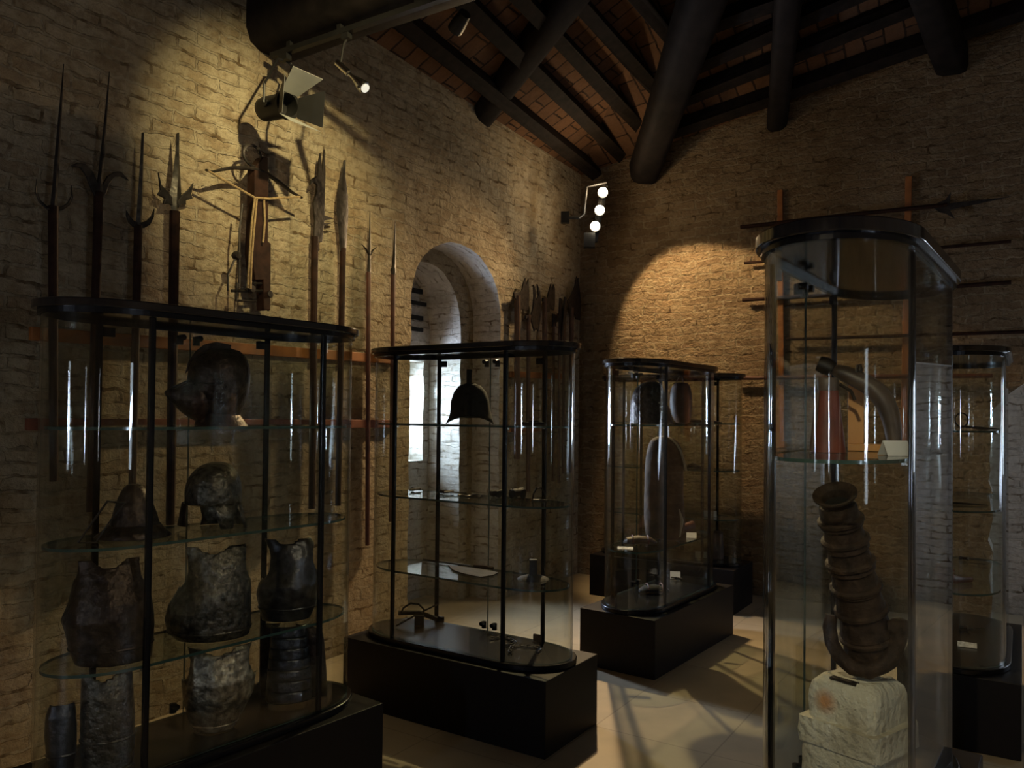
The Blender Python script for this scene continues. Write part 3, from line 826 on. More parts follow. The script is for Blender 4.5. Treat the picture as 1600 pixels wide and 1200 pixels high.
# 8 glaive
w = weapon('glaive', 'glaive with a single broad leaf-shaped blade, right of the hooked bill', 'polearm', (528, 790))
mk('shaft', pole(Lp, (536, 388), (528, 790), U, .020, .019), 'dark_shaft_wood', w)
bm = BM(); blade_strip(bm, Lp, U, [(538.5, 250, .4, .5), (536.5, 275, 4, 3.5), (535, 305, 8.5, 8.5), (534.5, 330, 9, 10), (536, 360, 7, 7), (536, 392, 5, 5)], nL, .010); mk('blade', bm, 'wrought_iron', w)
# 9 spiked spear with barbs
w = weapon('barbed_spear', 'slim reddish spear with needle point and two small barbs, left of the recess', 'polearm', (574, 852))
mk('shaft', pole(Lp, (576, 425), (574, 852), U, .015, .015), 'red_shaft_wood', w)
bm = BM(); tube(bm, [Lp(578, 330, U), Lp(577.5, 385, U), Lp(576.5, 428, U)], [.002, .009, .014], 8); mk('point', bm, 'wrought_iron', w)
bm = BM(); horn_shape(bm, Lp, U, zl([(1540, 905), (1525, 878), (1505, 855)]), [.012, .009, .002]); horn_shape(bm, Lp, U, zl([(1540, 905), (1552, 884), (1572, 868)]), [.012, .009, .002]); mk('barbs', bm, 'wrought_iron', w)
# 10 plain spear
w = weapon('long_spear', 'plain slender spear with collar, beside the left edge of the arched recess', 'polearm', (611, 815))
mk('shaft', pole(Lp, (614.5, 425), (611, 815), U, .016, .016), 'red_shaft_wood', w)
bm = BM(); tube(bm, [Lp(617.5, 346, U), Lp(616, 400, U), Lp(614.8, 418, U), Lp(614.6, 422, U), Lp(614.5, 430, U)], [.002, .012, .015, .022, .016], 8); mk('point', bm, 'wrought_iron', w)

# right of the recess: a cluster of halberds
GH = 'halberds clustered between recess and corner'
k4 = .28125
def z4(pts): return [(550 + x * k4, 330 + y * k4) for x, y in pts]
def halberd(label, sx, sy0, sy1, heads, name='halberd', r=.020, mat='brown_shaft_wood', u=U):
    w = weapon(name, label, 'polearm', (sx - 1, sy1), u=u, group=GH)
    mk('shaft', pole(Lp, (sx, sy0), (sx - 1, sy1), u, r, r), mat, w)
    for nm, pts in heads:
        mk(nm, poly_head(Lp, u - .006, z4(pts), .014, nL), 'wrought_iron', w, smooth=False, bevel=.002)
halberd('first halberd right of the recess, with a big notched axe blade', 808.5, 462, 717, [('axe_blade', [(958, 372), (946, 404), (938, 440), (912, 452), (893, 450), (897, 480), (912, 500), (908, 560), (930, 560), (932, 545), (966, 552), (974, 548), (978, 460), (975, 375), (964, 412)])], r=.028)
halberd('hooked bill with two curved points, second in the cluster right of the recess', 826, 492, 768, [('hook_blade', [(1003, 408), (1018, 450), (1014, 500), (1030, 470), (1024, 405), (1040, 450), (1044, 520), (1040, 600), (1030, 668), (1020, 650), (1008, 668), (994, 620), (984, 585), (958, 600), (958, 580), (990, 576), (1000, 540), (1006, 470)])], 'bill_hook', u=.09)
halberd('halberd with twin-pointed axe head, in the middle of the cluster', 851, 466, 760, [('axe_blade', [(1100, 404), (1090, 440), (1080, 480), (1054, 482), (1052, 500), (1070, 510), (1068, 560), (1092, 560), (1096, 540), (1118, 552), (1122, 500), (1122, 430), (1114, 406), (1108, 440)])], r=.022)
halberd('short war hammer with square dark head, low in the cluster', 865, 505, 752, [('hammer_head', [(1110, 570), (1126, 572), (1126, 585), (1144, 565), (1146, 610), (1128, 620), (1128, 640), (1110, 640)])], 'war_hammer', r=.014, u=.05)
halberd('narrow glaive leaning left of the last axe in the cluster', 874, 520, 755, [('blade', [(1150, 482), (1162, 490), (1166, 560), (1160, 720), (1146, 720), (1146, 560)])], 'glaive', r=.013, u=.10)
halberd('slim curved glaive touching the last axe of the cluster', 881, 515, 740, [('blade', [(1176, 476), (1190, 484), (1186, 560), (1176, 640), (1172, 720), (1158, 720), (1168, 600), (1172, 540)])], 'glaive', r=.013, u=.12)
halberd('last halberd in the corner with the tallest tapering axe blade', 893, 480, 738, [('axe_blade', [(1244, 362), (1232, 420), (1220, 450), (1204, 486), (1192, 492), (1200, 530), (1206, 556), (1204, 590), (1226, 590), (1228, 560), (1240, 602), (1262, 606), (1266, 500), (1252, 370), (1246, 400)])], r=.024)

# ================================================================== RIGHT WALL: UPRIGHTS AND LONG ARMS
GU = 'orange wooden uprights on the right wall'
rail('wall_upright', Rp, (1219, 297), (1222, 700), 0.045, 'orange_rail_wood', mR, eR, 'left orange wooden upright on the right wall, rising above the near case', GU)
rail('wall_upright', Rp, (1420, 276), (1412, 700), 0.050, 'orange_rail_wood', mR, eR, 'right orange wooden upright on the right wall, rising above the near case', GU)
GQ = 'long arms laid level across the right wall'
def lay(name, label, pts, r, mat='dark_shaft_wood', extra=None, u=.055, cat='polearm'):
    a = Rp(*pts[0], u)
    w = thing(name, label, cat, a, 0, GQ)
    bm = BM(); tube(bm, [Rp(x, y, u) for x, y in pts], r, 8); mk('shaft', bm, mat, w)
    if extra: extra(w, u)
    return w
def head_a(w, u):
    bm = BM(); prism(bm, [Rp(x, y, u - .006) for x, y in ((1455, 322), (1478, 312), (1486, 300), (1484, 318), (1577, 308), (1484, 328), (1492, 342), (1478, 334), (1468, 332))], mR, .012)
    mk('blade', bm, 'wrought_iron', w, smooth=False)
lay('long_halberd', 'topmost horizontal staff weapon on the right wall, with winged point', [(1157, 355), (1341, 334), (1480, 320)], .018, extra=head_a)
lay('long_pike', 'second horizontal pike from the top, passing behind the near case lid', [(1163, 411), (1400, 393), (1580, 377)], .013)
def pom(w, u):
    bm = BM(); tube(bm, [Rp(1296, 463, u), Rp(1306, 462, u)], .035, 10); mk('pommel', bm, 'wrought_iron', w)
lay('long_pike', 'third horizontal pike from the top, level with the near case lid', [(1160, 469), (1300, 461), (1580, 441)], .017, extra=None)
lay('long_pike', 'longest horizontal pike, running off the right edge above the far case', [(1228, 530), (1400, 525), (1640, 517)], .014, 'dark_shaft_wood')
lay('long_pike', 'lowest horizontal red shaft on the right wall, level with the case lids', [(1148, 591), (1300, 589), (1551, 587)], .018, 'red_shaft_wood')

# ================================================================== DISPLAY CASES
def stadium(a, b, bulge, n=14):
    """outline of straight sides +-a, half width b and bulging ends"""
    pts = []
    for i in range(n + 1):
        th = -math.pi / 2 + math.pi * i / n
        pts.append((a + bulge * max(0, math.cos(th)), b * math.sin(th)))
    for i in range(n + 1):
        th = math.pi / 2 + math.pi * i / n
        pts.append((-a + bulge * min(0, math.cos(th)), b * math.sin(th)))
    return pts
def slab(bm, out, z0, z1, side=None):
    prism(bm, [Vector((x, y, z0)) for x, y in out], Z, z1 - z0, side)
HA, HB, BU = .36, .20, .265
def build_case(label, x, y, ang, shelves=(.745, 1.15, 1.545), top=1.935, base_h=.36, base_l=1.30, base_w=.53, tt=.028):
    root = bpy.data.objects.new('display_case', None); COL.objects.link(root); root.empty_display_size = .1
    ROOTM[root.name] = Matrix.Identity(4)
    P = lambda nm, bm, mt, **k: mk(nm, bm, mt, root, **k)
    bm = BM(); box(bm, (0, 0, base_h / 2), base_l, base_w, base_h); P('plinth', bm, 'black_laminate', smooth=False, bevel=.004)
    bm = BM(); slab(bm, stadium(HA, HB + .022, BU + .022), base_h, base_h + .028); P('bottom_plate', bm, 'black_steel', smooth=True, bevel=.004)
    zb = base_h + .029
    bm = BM(); slab(bm, stadium(HA, HB + .026, BU + .028, 40), top, top + tt); P('top_plate', bm, 'top_plate_black', smooth=True, bevel=.004)
    bm = BM(); so = stadium(HA, HB + .006, BU + .006, 40)
    for i in range(len(so)):
        a = Vector((*so[i], 0)); b = Vector((*so[(i + 1) % len(so)], 0))
        if (b - a).length < 1e-4: continue
        m_ = (a + b) / 2; d = (b - a).normalized(); box(bm, (m_.x, m_.y, top - .009), (b - a).length + .002, .010, .018, d, d.cross(Z))
    P('top_rim', bm, 'black_steel', smooth=False)
    for sx in (-1, 1):
        for sy in (-1, 1):
            bm = BM(); box(bm, (sx * HA, sy * (HB - .008), (zb + top - .018) / 2), .020, .016, top - .018 - zb); P('post', bm, 'black_steel', smooth=False, bevel=.002)
            if sy > 0:
                for zz in (zb + .02, top - .045):
                    bm = BM(); box(bm, (sx * (HA - .032), HB - .010, zz), .044, .014, .034); P('corner_bracket', bm, 'black_steel', smooth=False)
    # straight front pane, rear doors, curved ends
    g0, g1 = zb + .001, top - .019
    def pane(nm, pl):
        bm = BM()
        rs_ = [[Vector((px_, py_, z_)) for z_ in (g0, g1)] for px_, py_ in pl]
        n = len(pl)
        nr = []
        for i in range(n):
            a = Vector(pl[max(0, i - 1)]); b = Vector(pl[min(n - 1, i + 1)]); d = (b - a).normalized(); nr.append(Vector((d.y, -d.x, 0)))
        vs = []
        for i in range(n):
            p = Vector((pl[i][0], pl[i][1], 0)); q = p - nr[i] * .006
            vs.append([bm.verts.new(v) for v in (p + Z * g0, p + Z * g1, q + Z * g1, q + Z * g0)])
        for i in range(n - 1):
            for k in range(4):
                f = bm.faces.new([vs[i][k], vs[i + 1][k], vs[i + 1][(k + 1) % 4], vs[i][(k + 1) % 4]])
                if k in (1, 3): f.material_index = 1
        f = bm.faces.new(vs[0][::-1]); f.material_index = 1
        f = bm.faces.new(vs[-1]); f.material_index = 1
        return P(nm, bm, None, mats=['clear_glass', 'glass_edge'], smooth=n > 2)
    pane('front_pane', [(-HA + .004, -HB), (HA - .004, -HB)])
    pane('glass_door', [(HA - .004, HB), (.002, HB)]); pane('glass_door', [(-.002, HB), (-HA + .004, HB)])
    arc = stadium(HA, HB, BU, 26)
    pane('curved_end', [(HA + .002, -HB)] + arc[1:26] + [(HA + .002, HB)])
    pane('curved_end', [(-HA - .002, HB)] + arc[28:53] + [(-HA - .002, -HB)])
    for sx in (-1, 1):
        for zz in (zb + .03, top - .05):
            bm = BM(); tube(bm, [(sx * .036, HB + .012, zz - .018), (sx * .036, HB + .012, zz + .018)], .014, 12); tube(bm, [(sx * .036, HB - .02, zz + .01), (sx * .036, HB + .012, zz + .01)], .012, 10); P('hinge', bm, 'black_steel')
    for sz in shelves:
        bm = BM(); slab(bm, stadium(HA, HB - .022, BU - .016, 20), sz - .010, sz, 1)
        s = P('shelf', bm, None, mats=['shelf_glass', 'glass_edge'], smooth=True)
        for sx in (-1, 1):
            for sy in (-1, 1):
                bm = BM(); box(bm, (sx * HA, sy * (HB - .026), sz - .015), .016, .018, .008); mk('shelf_pin', bm, 'chrome', s, smooth=False)
    root.matrix_world = Matrix.Translation((x, y, 0)) @ Matrix.Rotation(ang, 4, 'Z')
    ROOTM[root.name] = root.matrix_world.copy()
    tag(root, label, 'display case', 'curved glass display cases')
    return root
def ang_of(a): return math.atan2(a[1], a[0])
CASES = {
    1: (-1.146, 3.087, (.616, .788)),
    2: (-.230, 4.30, (.8375, -.546)),
    3: (1.05, 5.53, (.59, .807)),
    4: (1.16, 2.60, (.588, .81)),
    5: (1.40, 7.02, (.84, -.54)),
    6: (2.53, 4.445, (.54, .84))}
LABC = {
    1: 'large glass display case at the left full of dark helmets and breastplates',
    2: 'oval glass display case in front of the arched recess, holding a crested helmet',
    3: 'glass display case with a tall dark leg-shaped relic, standing before the far corner case',
    4: 'nearest tall glass display case at the right, with the ringed cannon on a stone block',
    5: 'farthest glass display case against the right brick wall, behind the relic case',
    6: 'glass display case at the right edge of the picture with thin blades on its shelves'}
def dup_tree(o, parent=None):
    c = o.copy(); COL.objects.link(c); c.parent = parent
    for ch in list(o.children): dup_tree(ch, c)
    return c
std = build_case(LABC[1], CASES[1][0], CASES[1][1], ang_of(CASES[1][2]))
for k in (2, 5, 6):
    x, y, a = CASES[k]
    c = dup_tree(std); c['label'] = LABC[k]
    c.matrix_world = Matrix.Translation((x, y, 0)) @ Matrix.Rotation(ang_of(a), 4, 'Z')
build_case(LABC[3], CASES[3][0], CASES[3][1], ang_of(CASES[3][2]), shelves=(.745, 1.545))
build_case(LABC[4], CASES[4][0], CASES[4][1], ang_of(CASES[4][2]), shelves=(1.49,), top=2.085, tt=.038)
# ================================================================== WHAT THE CASES HOLD
class Item:
    """a thing built facing the viewer's side of its case, in real depth; q() turns a picture point into a point of its plane"""
    def __init__(s, name, label, cat, k, px, la=None, ly=0.0, base=None, z=0.0, group=None, wmax=.11):
        cx, cy, a = CASES[k]
        a = Vector((*a, 0)).normalized(); y = Z.cross(a); c = Vector((cx, cy, 0))
        if base is not None:      # stands where that picture point meets the shelf
            d = ray(px, base); p = EYE + d * ((z - EYE.z) / d.z)
            v = p - c
            l_, w_ = max(-.47, min(.47, v.dot(a))), max(-wmax, min(wmax, v.dot(y)))
            s.O = c + a * l_ + y * w_
        elif la is not None: s.O = c + a * la + y * ly
        else:
            p = hit(px, 700, c + y * ly, y); s.O = Vector((p.x, p.y, 0))
        s.O.z = 0; s.a, s.y, s.c = a, y, c
        s.b = (s.O - Vector((EYE.x, EYE.y, 0))).normalized(); s.r = s.b.cross(Z)
        s.parts = []; s.name, s.label, s.cat, s.z, s.group = name, label, cat, z, group
    def q(s, px, py, dd=0.0): return hit(px, py, s.O + s.b * dd, s.b)
    def inside(s, p, lm=.50, wm=.13):
        v = p - s.c; r = s.c + s.a * max(-lm, min(lm, v.dot(s.a))) + s.y * max(-wm, min(wm, v.dot(s.y))); r.z = p.z
        return r
    def add(s, nm, bm, mat, par=None, **k): s.parts.append((nm, bm, mat, par, k)); return len(s.parts) - 1
    def rows(s, rows, df=1.0, half=False, n=22, dd=0.0, lift=0.0, cap=(True, True), bm=None):
        bm = bm or BM(); rings = []
        for row in rows:
            py, xl, xr = row[:3]; f = row[3] if len(row) > 3 else df
            A, B = s.q(xl, py, dd), s.q(xr, py, dd)
            c = (A + B) / 2; w = (B - A).length / 2
            ring = []
            lf = lift if row is rows[-1] else 0
            if half:
                for i in range(n + 1):
                    th = math.pi * i / n
                    ring.append(c - s.r * (w * math.cos(th)) - s.b * (w * f * math.sin(th) ** .85) + Z * 0)
            else:
                for i in range(n):
                    th = 2 * math.pi * i / n
                    ring.append(c + s.r * (w * math.cos(th)) + s.b * (w * f * math.sin(th)) + Z * (lf * abs(math.sin(th)) ** 2))
            rings.append(ring)
        loft(bm, rings, cap[0], cap[1], closed=not half)
        return bm
    def done(s, single=False):
        mn = min(v.co.z for p in s.parts for v in p[1].verts)
        dz = s.z + .001 - mn
        extra = max((p[4].get('solid', 0) for p in s.parts), default=0) / 2
        dz += extra
        for p in s.parts:
            for v in p[1].verts: v.co.z += dz
        if len(s.parts) == 1:
            nm, bm, mat, par, k = s.parts[0]
            o = mk(s.name, bm, mat, base=(s.O.x, s.O.y, s.z), **k)
            return tag(o, s.label, s.cat, s.group)
        root = thing(s.name, s.label, s.cat, (s.O.x, s.O.y, s.z), 0, s.group)
        made = []
        for nm, bm, mat, par, k in s.parts:
            made.append(mk(nm, bm, mat, root if par is None else made[par], **k))
        return root
S3, S2, S1, S0 = .745, 1.15, 1.545, .3895
def z2(pts): return [(x * .375, 440 + y * .375) for x, y in pts]
def rivets(it, pts, dd, r=.004, mat='wrought_iron', par=0):
    for x, y in pts:
        bm = BM(); p = it.q(x, y, dd); lathe(bm, p, -it.b, [(0, .001), (0, r), (r * .7, r * .7), (r, .001)], 8); it.add('rivet', bm, mat, par)

# ---- case 1
it = Item('close_helmet', 'dark close helmet with comb and pointed visor on the top shelf of the left case', 'helmet', 1, 337, z=S1)
it.add('skull', it.rows([(545, 338, 358, .9), (547, 326, 370, 1.0), (556, 308, 385, 1.05), (568, 296, 391, 1.1), (590, 291, 393, 1.1), (612, 291, 390, 1.05), (630, 298, 384, 1.0), (644, 306, 377, .95), (652, 306, 378, .95)]), 'browned_armour', sub=1)
cm = z2([(770, 385), (785, 330), (815, 290), (850, 262), (900, 250), (965, 264), (960, 278), (1000, 290), (1030, 320), (990, 330), (900, 300), (830, 330)])
bm = BM(); prism(bm, [it.q(x, y, -.008) for x, y in cm], it.b, .016); it.add('comb', bm, 'browned_armour', smooth=False, bevel=.004)
bm = BM(); rings = []
for x, yt, yb, w in ((335, 580, 664, .088), (308, 586, 662, .084), (286, 596, 648, .064), (268, 604, 630, .036), (256, 611, 616, .006)):
    T, B_ = it.q(x, yt, -.02), it.q(x, yb, -.02); c = (T + B_) / 2; h = (T - B_).length / 2
    rings.append([c + Z * (h * math.sin(2 * math.pi * i / 16)) + it.b * (w * math.cos(2 * math.pi * i / 16)) for i in range(16)])
loft(bm, rings); it.add('visor', bm, 'browned_armour', sub=1)
bm = BM(); tube(bm, [it.q(272, 606, -.06), it.q(300, 597, -.10), it.q(335, 600, -.125)], .004, 6); it.add('visor_rim', bm, 'wrought_iron', 2)
it.add('gorget', it.rows([(646, 306, 374, .95), (655, 306, 380, 1.0), (665, 303, 388, 1.05)], cap=(False, True)), 'browned_armour')
bm = BM(); lathe(bm, it.q(345, 596, -.12), -it.b, [(0, .001), (0, .012), (.012, .010), (.014, .001)], 12); it.add('pivot', bm, 'wrought_iron')
it.done()
it = Item('barbute_helmet', 'open-faced round helmet with cheek plates and worn highlights, middle shelf of the left case', 'helmet', 1, 334, z=S2)
it.add('skull', it.rows([(736, 330, 350), (740, 316, 360, 1.0), (748, 303, 369, 1.1), (760, 293, 375, 1.15), (776, 288, 378, 1.15), (792, 288, 378, 1.15), (800, 288, 377, 1.12)], cap=(True, False)), 'pitted_armour', sub=1, solid=.003)
bm = BM(); rr = []
for y, a0, a1 in ((800, -.60, 2.2), (812, -.55, 2.1), (826, -.48, 2.05), (838, -.45, 2.15)):
    A, B_ = it.q(290, y), it.q(376 + (838 - 800 and (y - 800) * .25), y); c = (A + B_) / 2; w = (B_ - A).length / 2
    rr.append([c + it.r * (w * math.cos(a0 + (a1 - a0) * i / 14)) + it.b * (w * math.sin(a0 + (a1 - a0) * i / 14)) for i in range(15)])
loft(bm, rr, closed=False); it.add('neck_guard', bm, 'pitted_armour', solid=.003)
bm = BM(); rr = []
for y, a0, a1 in ((798, -1.60, -.62), (818, -1.45, -.80), (836, -1.35, -.9)):
    A, B_ = it.q(290, y), it.q(376, y); c = (A + B_) / 2; w = (B_ - A).length / 2 * 1.1
    rr.append([c + it.r * (w * math.cos(a0 + (a1 - a0) * i / 6)) + it.b * (w * math.sin(a0 + (a1 - a0) * i / 6)) for i in range(7)])
loft(bm, rr, closed=False); it.add('cheek_plate', bm, 'pitted_armour', solid=.003)
bm = BM(); rr = []
for y, a0, a1 in ((798, 2.7, 3.75), (815, 2.75, 3.8), (832, 2.85, 3.9)):
    A, B_ = it.q(284 - (y - 798) * .2, y), it.q(376, y); c = (A + B_) / 2; w = (B_ - A).length / 2
    rr.append([c + it.r * (w * math.cos(a0 + (a1 - a0) * i / 6)) + it.b * (w * math.sin(a0 + (a1 - a0) * i / 6)) for i in range(7)])
loft(bm, rr, closed=False); it.add('cheek_plate', bm, 'browned_armour', solid=.003)
it.done()
it = Item('kettle_hat', 'dim cone-shaped brimmed helmet on the middle shelf, left of the round open helmet', 'helmet', 1, 212, ly=.02, z=S2)
it.add('crown', it.rows([(757, 202, 216), (761, 194, 224), (772, 187, 232), (790, 180, 240), (808, 174, 247), (822, 171, 250)], cap=(True, False)), 'browned_armour', sub=1, solid=.003)
it.add('brim', it.rows([(820, 170, 251), (828, 160, 258), (838, 146, 268)], cap=(False, False)), 'browned_armour', solid=.003)
it.done()
it = Item('wire_stand', 'thin bent wire frame left of the brimmed helmet on the middle shelf', 'stand', 1, 150, ly=-.06, z=S2)
bm = BM(); tube(bm, [it.q(122, 846), it.q(146, 812), it.q(168, 781), it.q(182, 783), it.q(196, 784)], .004, 6); tube(bm, [it.q(196, 784), it.q(170, 815), it.q(150, 846, .02)], .003, 6); tube(bm, [it.q(122, 846), it.q(150, 846, .02)], .003, 6)
it.add('wire', bm, 'wrought_iron'); it.done()

def lerp_rows(rows, m, df):
    rows = [tuple(r) if len(r) > 3 else (*r, df) for r in rows]
    out = []
    y0, y1 = rows[0][0], rows[-1][0]
    for i in range(m + 1):
        y = y0 + (y1 - y0) * i / m
        for j in range(len(rows) - 1):
            if rows[j][0] <= y <= rows[j + 1][0] + 1e-6:
                f = (y - rows[j][0]) / (rows[j + 1][0] - rows[j][0]); g = f * f * (3 - 2 * f) * .4 + f * .6
                out.append(tuple(rows[j][q] + (rows[j + 1][q] - rows[j][q]) * g for q in range(4))); break
    return out
def breast(name, label, k, px, rows, z, mat, df=.8, ly=-.02, cat='breastplate', extra=None, cuts=(), keel=.05):
    """half shell; cuts are ellipses (px, py, rx, ry) taken out for neck and arms, edges rolled"""
    it = Item(name, label, cat, k, px, ly=ly, z=z)
    rw = lerp_rows(rows, 40, df); n = 44
    bm = BM(); rings = []; flat = []
    for py, xl, xr, f in rw:
        A, B_ = it.q(xl, py), it.q(xr, py); c = (A + B_) / 2; w = (B_ - A).length / 2
        ring = []; fl = []
        for i in range(n + 1):
            th = math.pi * i / n; kk = 1 + keel * .5 * (1 + math.cos(min(math.pi, abs(th - math.pi / 2) / .6 * math.pi)))
            ring.append(bm.verts.new(c - it.r * (w * math.cos(th)) - it.b * (w * f * kk * math.sin(th) ** .85)))
            fl.append(((xl + xr) / 2 - (xr - xl) / 2 * math.cos(th), py))
        rings.append(ring); flat.append(fl)
    def cut(x, y): return any(((x - a) / c_) ** 2 + ((y - b_) / d_) ** 2 < 1 for a, b_, c_, d_ in cuts)
    for i in range(len(rings) - 1):
        for j in range(n):
            x = sum(flat[p][q][0] for p, q in ((i, j), (i, j + 1), (i + 1, j), (i + 1, j + 1))) / 4; y = (flat[i][j][1] + flat[i + 1][j][1]) / 2
            if not cut(x, y): bm.faces.new([rings[i][j], rings[i][j + 1], rings[i + 1][j + 1], rings[i + 1][j]])
    bmesh.ops.delete(bm, geom=[v for v in bm.verts if not v.link_faces], context='VERTS')
    for _ in range(3):
        bmesh.ops.smooth_vert(bm, verts=[v for v in bm.verts if v.is_boundary], factor=.5, use_axis_x=True, use_axis_y=True, use_axis_z=True)
    it.add('plate', bm, mat, solid=.004)
    m = rows[-2]
    A, B_ = it.q(m[1], m[0]), it.q(m[2], m[0]); c = (A + B_) / 2; w = (B_ - A).length / 2; f = m[3] if len(m) > 3 else df
    bm = BM(); tube(bm, [c - it.r * (w * 1.01 * math.cos(math.pi * i / 16)) - it.b * (w * f * 1.03 * math.sin(math.pi * i / 16) ** .85) for i in range(17)], .005, 6)
    it.add('waist_band', bm, mat)
    if extra: extra(it)
    return it.done()
breast('breastplate', 'dark reddish breastplate with flared side flanges, left on the lower shelf of the left case', 1, 168,
       [(874, 112, 222, .45), (888, 116, 224, .55), (900, 118, 226, .7), (918, 113, 229, .8), (942, 107, 236, .9), (965, 96, 239, .85), (985, 103, 240, .8), (1010, 108, 238, .8), (1034, 118, 236, .8)], S3, 'browned_armour', cuts=((168, 866, 28, 20), (108, 885, 14, 26), (231, 885, 14, 30)))
def hole(it):
    bm = BM(); c = it.q(334, 955, -.118); loop(bm, ringpts(c, it.r, Z, .010, .010, 14), .003, 6); it.add('stud_ring', bm, 'pitted_armour')
breast('breastplate', 'grey breastplate with a small ringed hole, centre of the lower shelf of the left case', 1, 334,
       [(860, 286, 382, .45), (872, 288, 386, .6), (888, 290, 389, .75), (910, 288, 391, .85), (932, 276, 391, .9), (950, 264, 391, .85), (972, 258, 391, .8), (990, 262, 391, .8), (1003, 276, 388, .8)], S3, 'pitted_armour', extra=hole, cuts=((333, 852, 26, 18), (280, 888, 14, 34), (396, 884, 13, 34)))
breast('breastplate', 'small dark breastplate with rivet holes, right on the lower shelf of the left case', 1, 452,
       [(840, 414, 484, .45), (850, 417, 490, .6), (868, 420, 496, .75), (890, 417, 498, .85), (912, 404, 498, .9), (926, 401, 497, .85), (946, 405, 493, .8), (966, 410, 484, .8)], S3, 'blued_armour', cuts=((448, 832, 19, 16), (411, 872, 12, 28), (499, 866, 10, 26)))
breast('backplate', 'dull grey rounded plate standing on the floor of the left case, at its left', 1, 160,
       [(1066, 128, 204, .5), (1080, 128, 206, .7), (1105, 127, 207, .85), (1135, 126, 209, .85), (1170, 126, 209, .8), (1215, 130, 207, .8)], S0, 'pitted_armour', cat='armour plate', cuts=((160, 1060, 22, 16), (114, 1092, 12, 26)))
breast('tasset', 'bluish rounded thigh plate at the far left on the floor of the left case', 1, 101,
       [(1062, 80, 116, .7), (1080, 73, 119, .9), (1110, 71, 120, .9), (1140, 74, 119, .9), (1172, 84, 114, .7)], S0, 'blued_armour', ly=.02, df=.45, cat='armour plate', keel=0)
breast('breastplate', 'mottled pale breastplate catching the light, centre of the floor of the left case', 1, 340,
       [(1040, 294, 392, .5), (1050, 290, 395, .65), (1068, 288, 394, .8), (1092, 284, 398, .9), (1118, 286, 394, .9), (1145, 292, 380, .85), (1162, 298, 370, .8), (1173, 304, 364, .8)], S0, 'mottled_armour', cuts=((340, 1032, 30, 17), (287, 1062, 10, 24), (400, 1062, 12, 26)))
it = Item('laminated_culet', 'steel armour of overlapping horizontal lames, right on the floor of the left case', 'armour plate', 1, 452, ly=-.0, z=S0)
yy = 1000
for j in range(7):
    y0 = 1016 + j * 16.4; w0 = 27 + j * 1.3
    bm = it.rows([(y0, 451 - w0, 451 + w0, .75), (y0 + 4, 451 - w0 - 1.2, 451 + w0 + 1.2, .78), (y0 + 16, 451 - w0 - 1.6, 451 + w0 + 1.6, .78), (y0 + 18, 451 - w0 - .4, 451 + w0 + .4, .74)], half=True)
    it.add('lame', bm, 'blued_armour', solid=.003)
bm = it.rows([(1014, 462, 500, .4), (1040, 468, 505, .4), (1090, 474, 509, .4), (1128, 478, 510, .4)], half=True, dd=.03); it.add('side_plate', bm, 'browned_armour', solid=.003)
bm = it.rows([(1014, 414, 438, .4), (1040, 406, 424, .4), (1090, 406, 420, .4), (1128, 406, 418, .4)], half=True, dd=.05); it.add('side_plate', bm, 'browned_armour', solid=.003)
it.done()

# ---- case 2
it = Item('crested_helmet', 'dark bell-shaped helmet with a square plume socket, top shelf of the case by the recess', 'helmet', 2, 735, z=S1)
it.add('skull', it.rows([(600, 728, 741), (604, 718, 751), (613, 710, 759), (628, 705, 764), (645, 704, 766), (653, 702, 768), (663, 697, 771)], df=1.15, cap=(True, False), lift=.045), 'bore_black', solid=.004)
bm = BM(); p, q_ = it.q(733, 604), it.q(733, 578); box(bm, (p + q_) / 2, .028, .028, (q_ - p).length, it.r, it.b); it.add('plume_socket', bm, 'bore_black', smooth=False, bevel=.003)
it.done()
it = Item('iron_lock', 'flat dark iron lock beside the crested helmet on the same glass shelf', 'lock', 2, 832, z=S1)
bm = BM(); A, B_ = it.q(814, 658), it.q(851, 658); box(bm, (A + B_) / 2, (B_ - A).length, .06, .018, it.r, it.b); it.add('lock_plate', bm, 'bore_black', smooth=False, bevel=.003)
bm = BM(); A = it.q(834, 655); box(bm, A, .05, .03, .014, it.r, it.b); it.add('bolt', bm, 'bore_black', smooth=False)
it.done()
def dagger(label, k, base_px, tip_px, z, name='dagger', cat='dagger', pom=True, r=.007):
    it = Item(name, label, cat, k, (base_px[0] + tip_px[0]) / 2, base=(base_px[1] + tip_px[1]) / 2, z=z)
    def on(px, py):
        d = ray(px, py); p = EYE + d * ((z + .012 - EYE.z) / d.z)
        return it.inside(p, .46, .085)
    A, B_ = on(*base_px), on(*tip_px); d = (B_ - A)
    bm = BM(); s_ = d.normalized().cross(Z)
    rings = []
    for f, w in ((.28, .013), (.6, .011), (.9, .007), (1.0, .001)):
        c = A + d * f; rings.append([c + s_ * w, c + Z * .004, c - s_ * w, c - Z * .004])
    loft(bm, rings); it.add('blade', bm, 'wrought_iron')
    bm = BM(); tube(bm, [A, A + d * .13, A + d * .27], [r, r * 1.3, r], 8); it.add('grip', bm, 'dark_shaft_wood')
    bm = BM(); c = A + d * .28; tube(bm, [c - s_ * .045, c + s_ * .045], .006, 8); it.add('cross_guard', bm, 'wrought_iron')
    if pom:
        bm = BM(); lathe(bm, A - d.normalized() * .012, d, [(0, .001), (.002, .010), (.012, .012), (.022, .008), (.024, .001)], 10); it.add('pommel', bm, 'wrought_iron')
    it.done()
dagger('long thin dagger lying leftmost on the second shelf below the crested helmet', 2, (640, 762), (722, 758), S2)
dagger('dagger lying with its point to the right on the second shelf, behind the key ring', 2, (690, 768), (775, 765), S2)
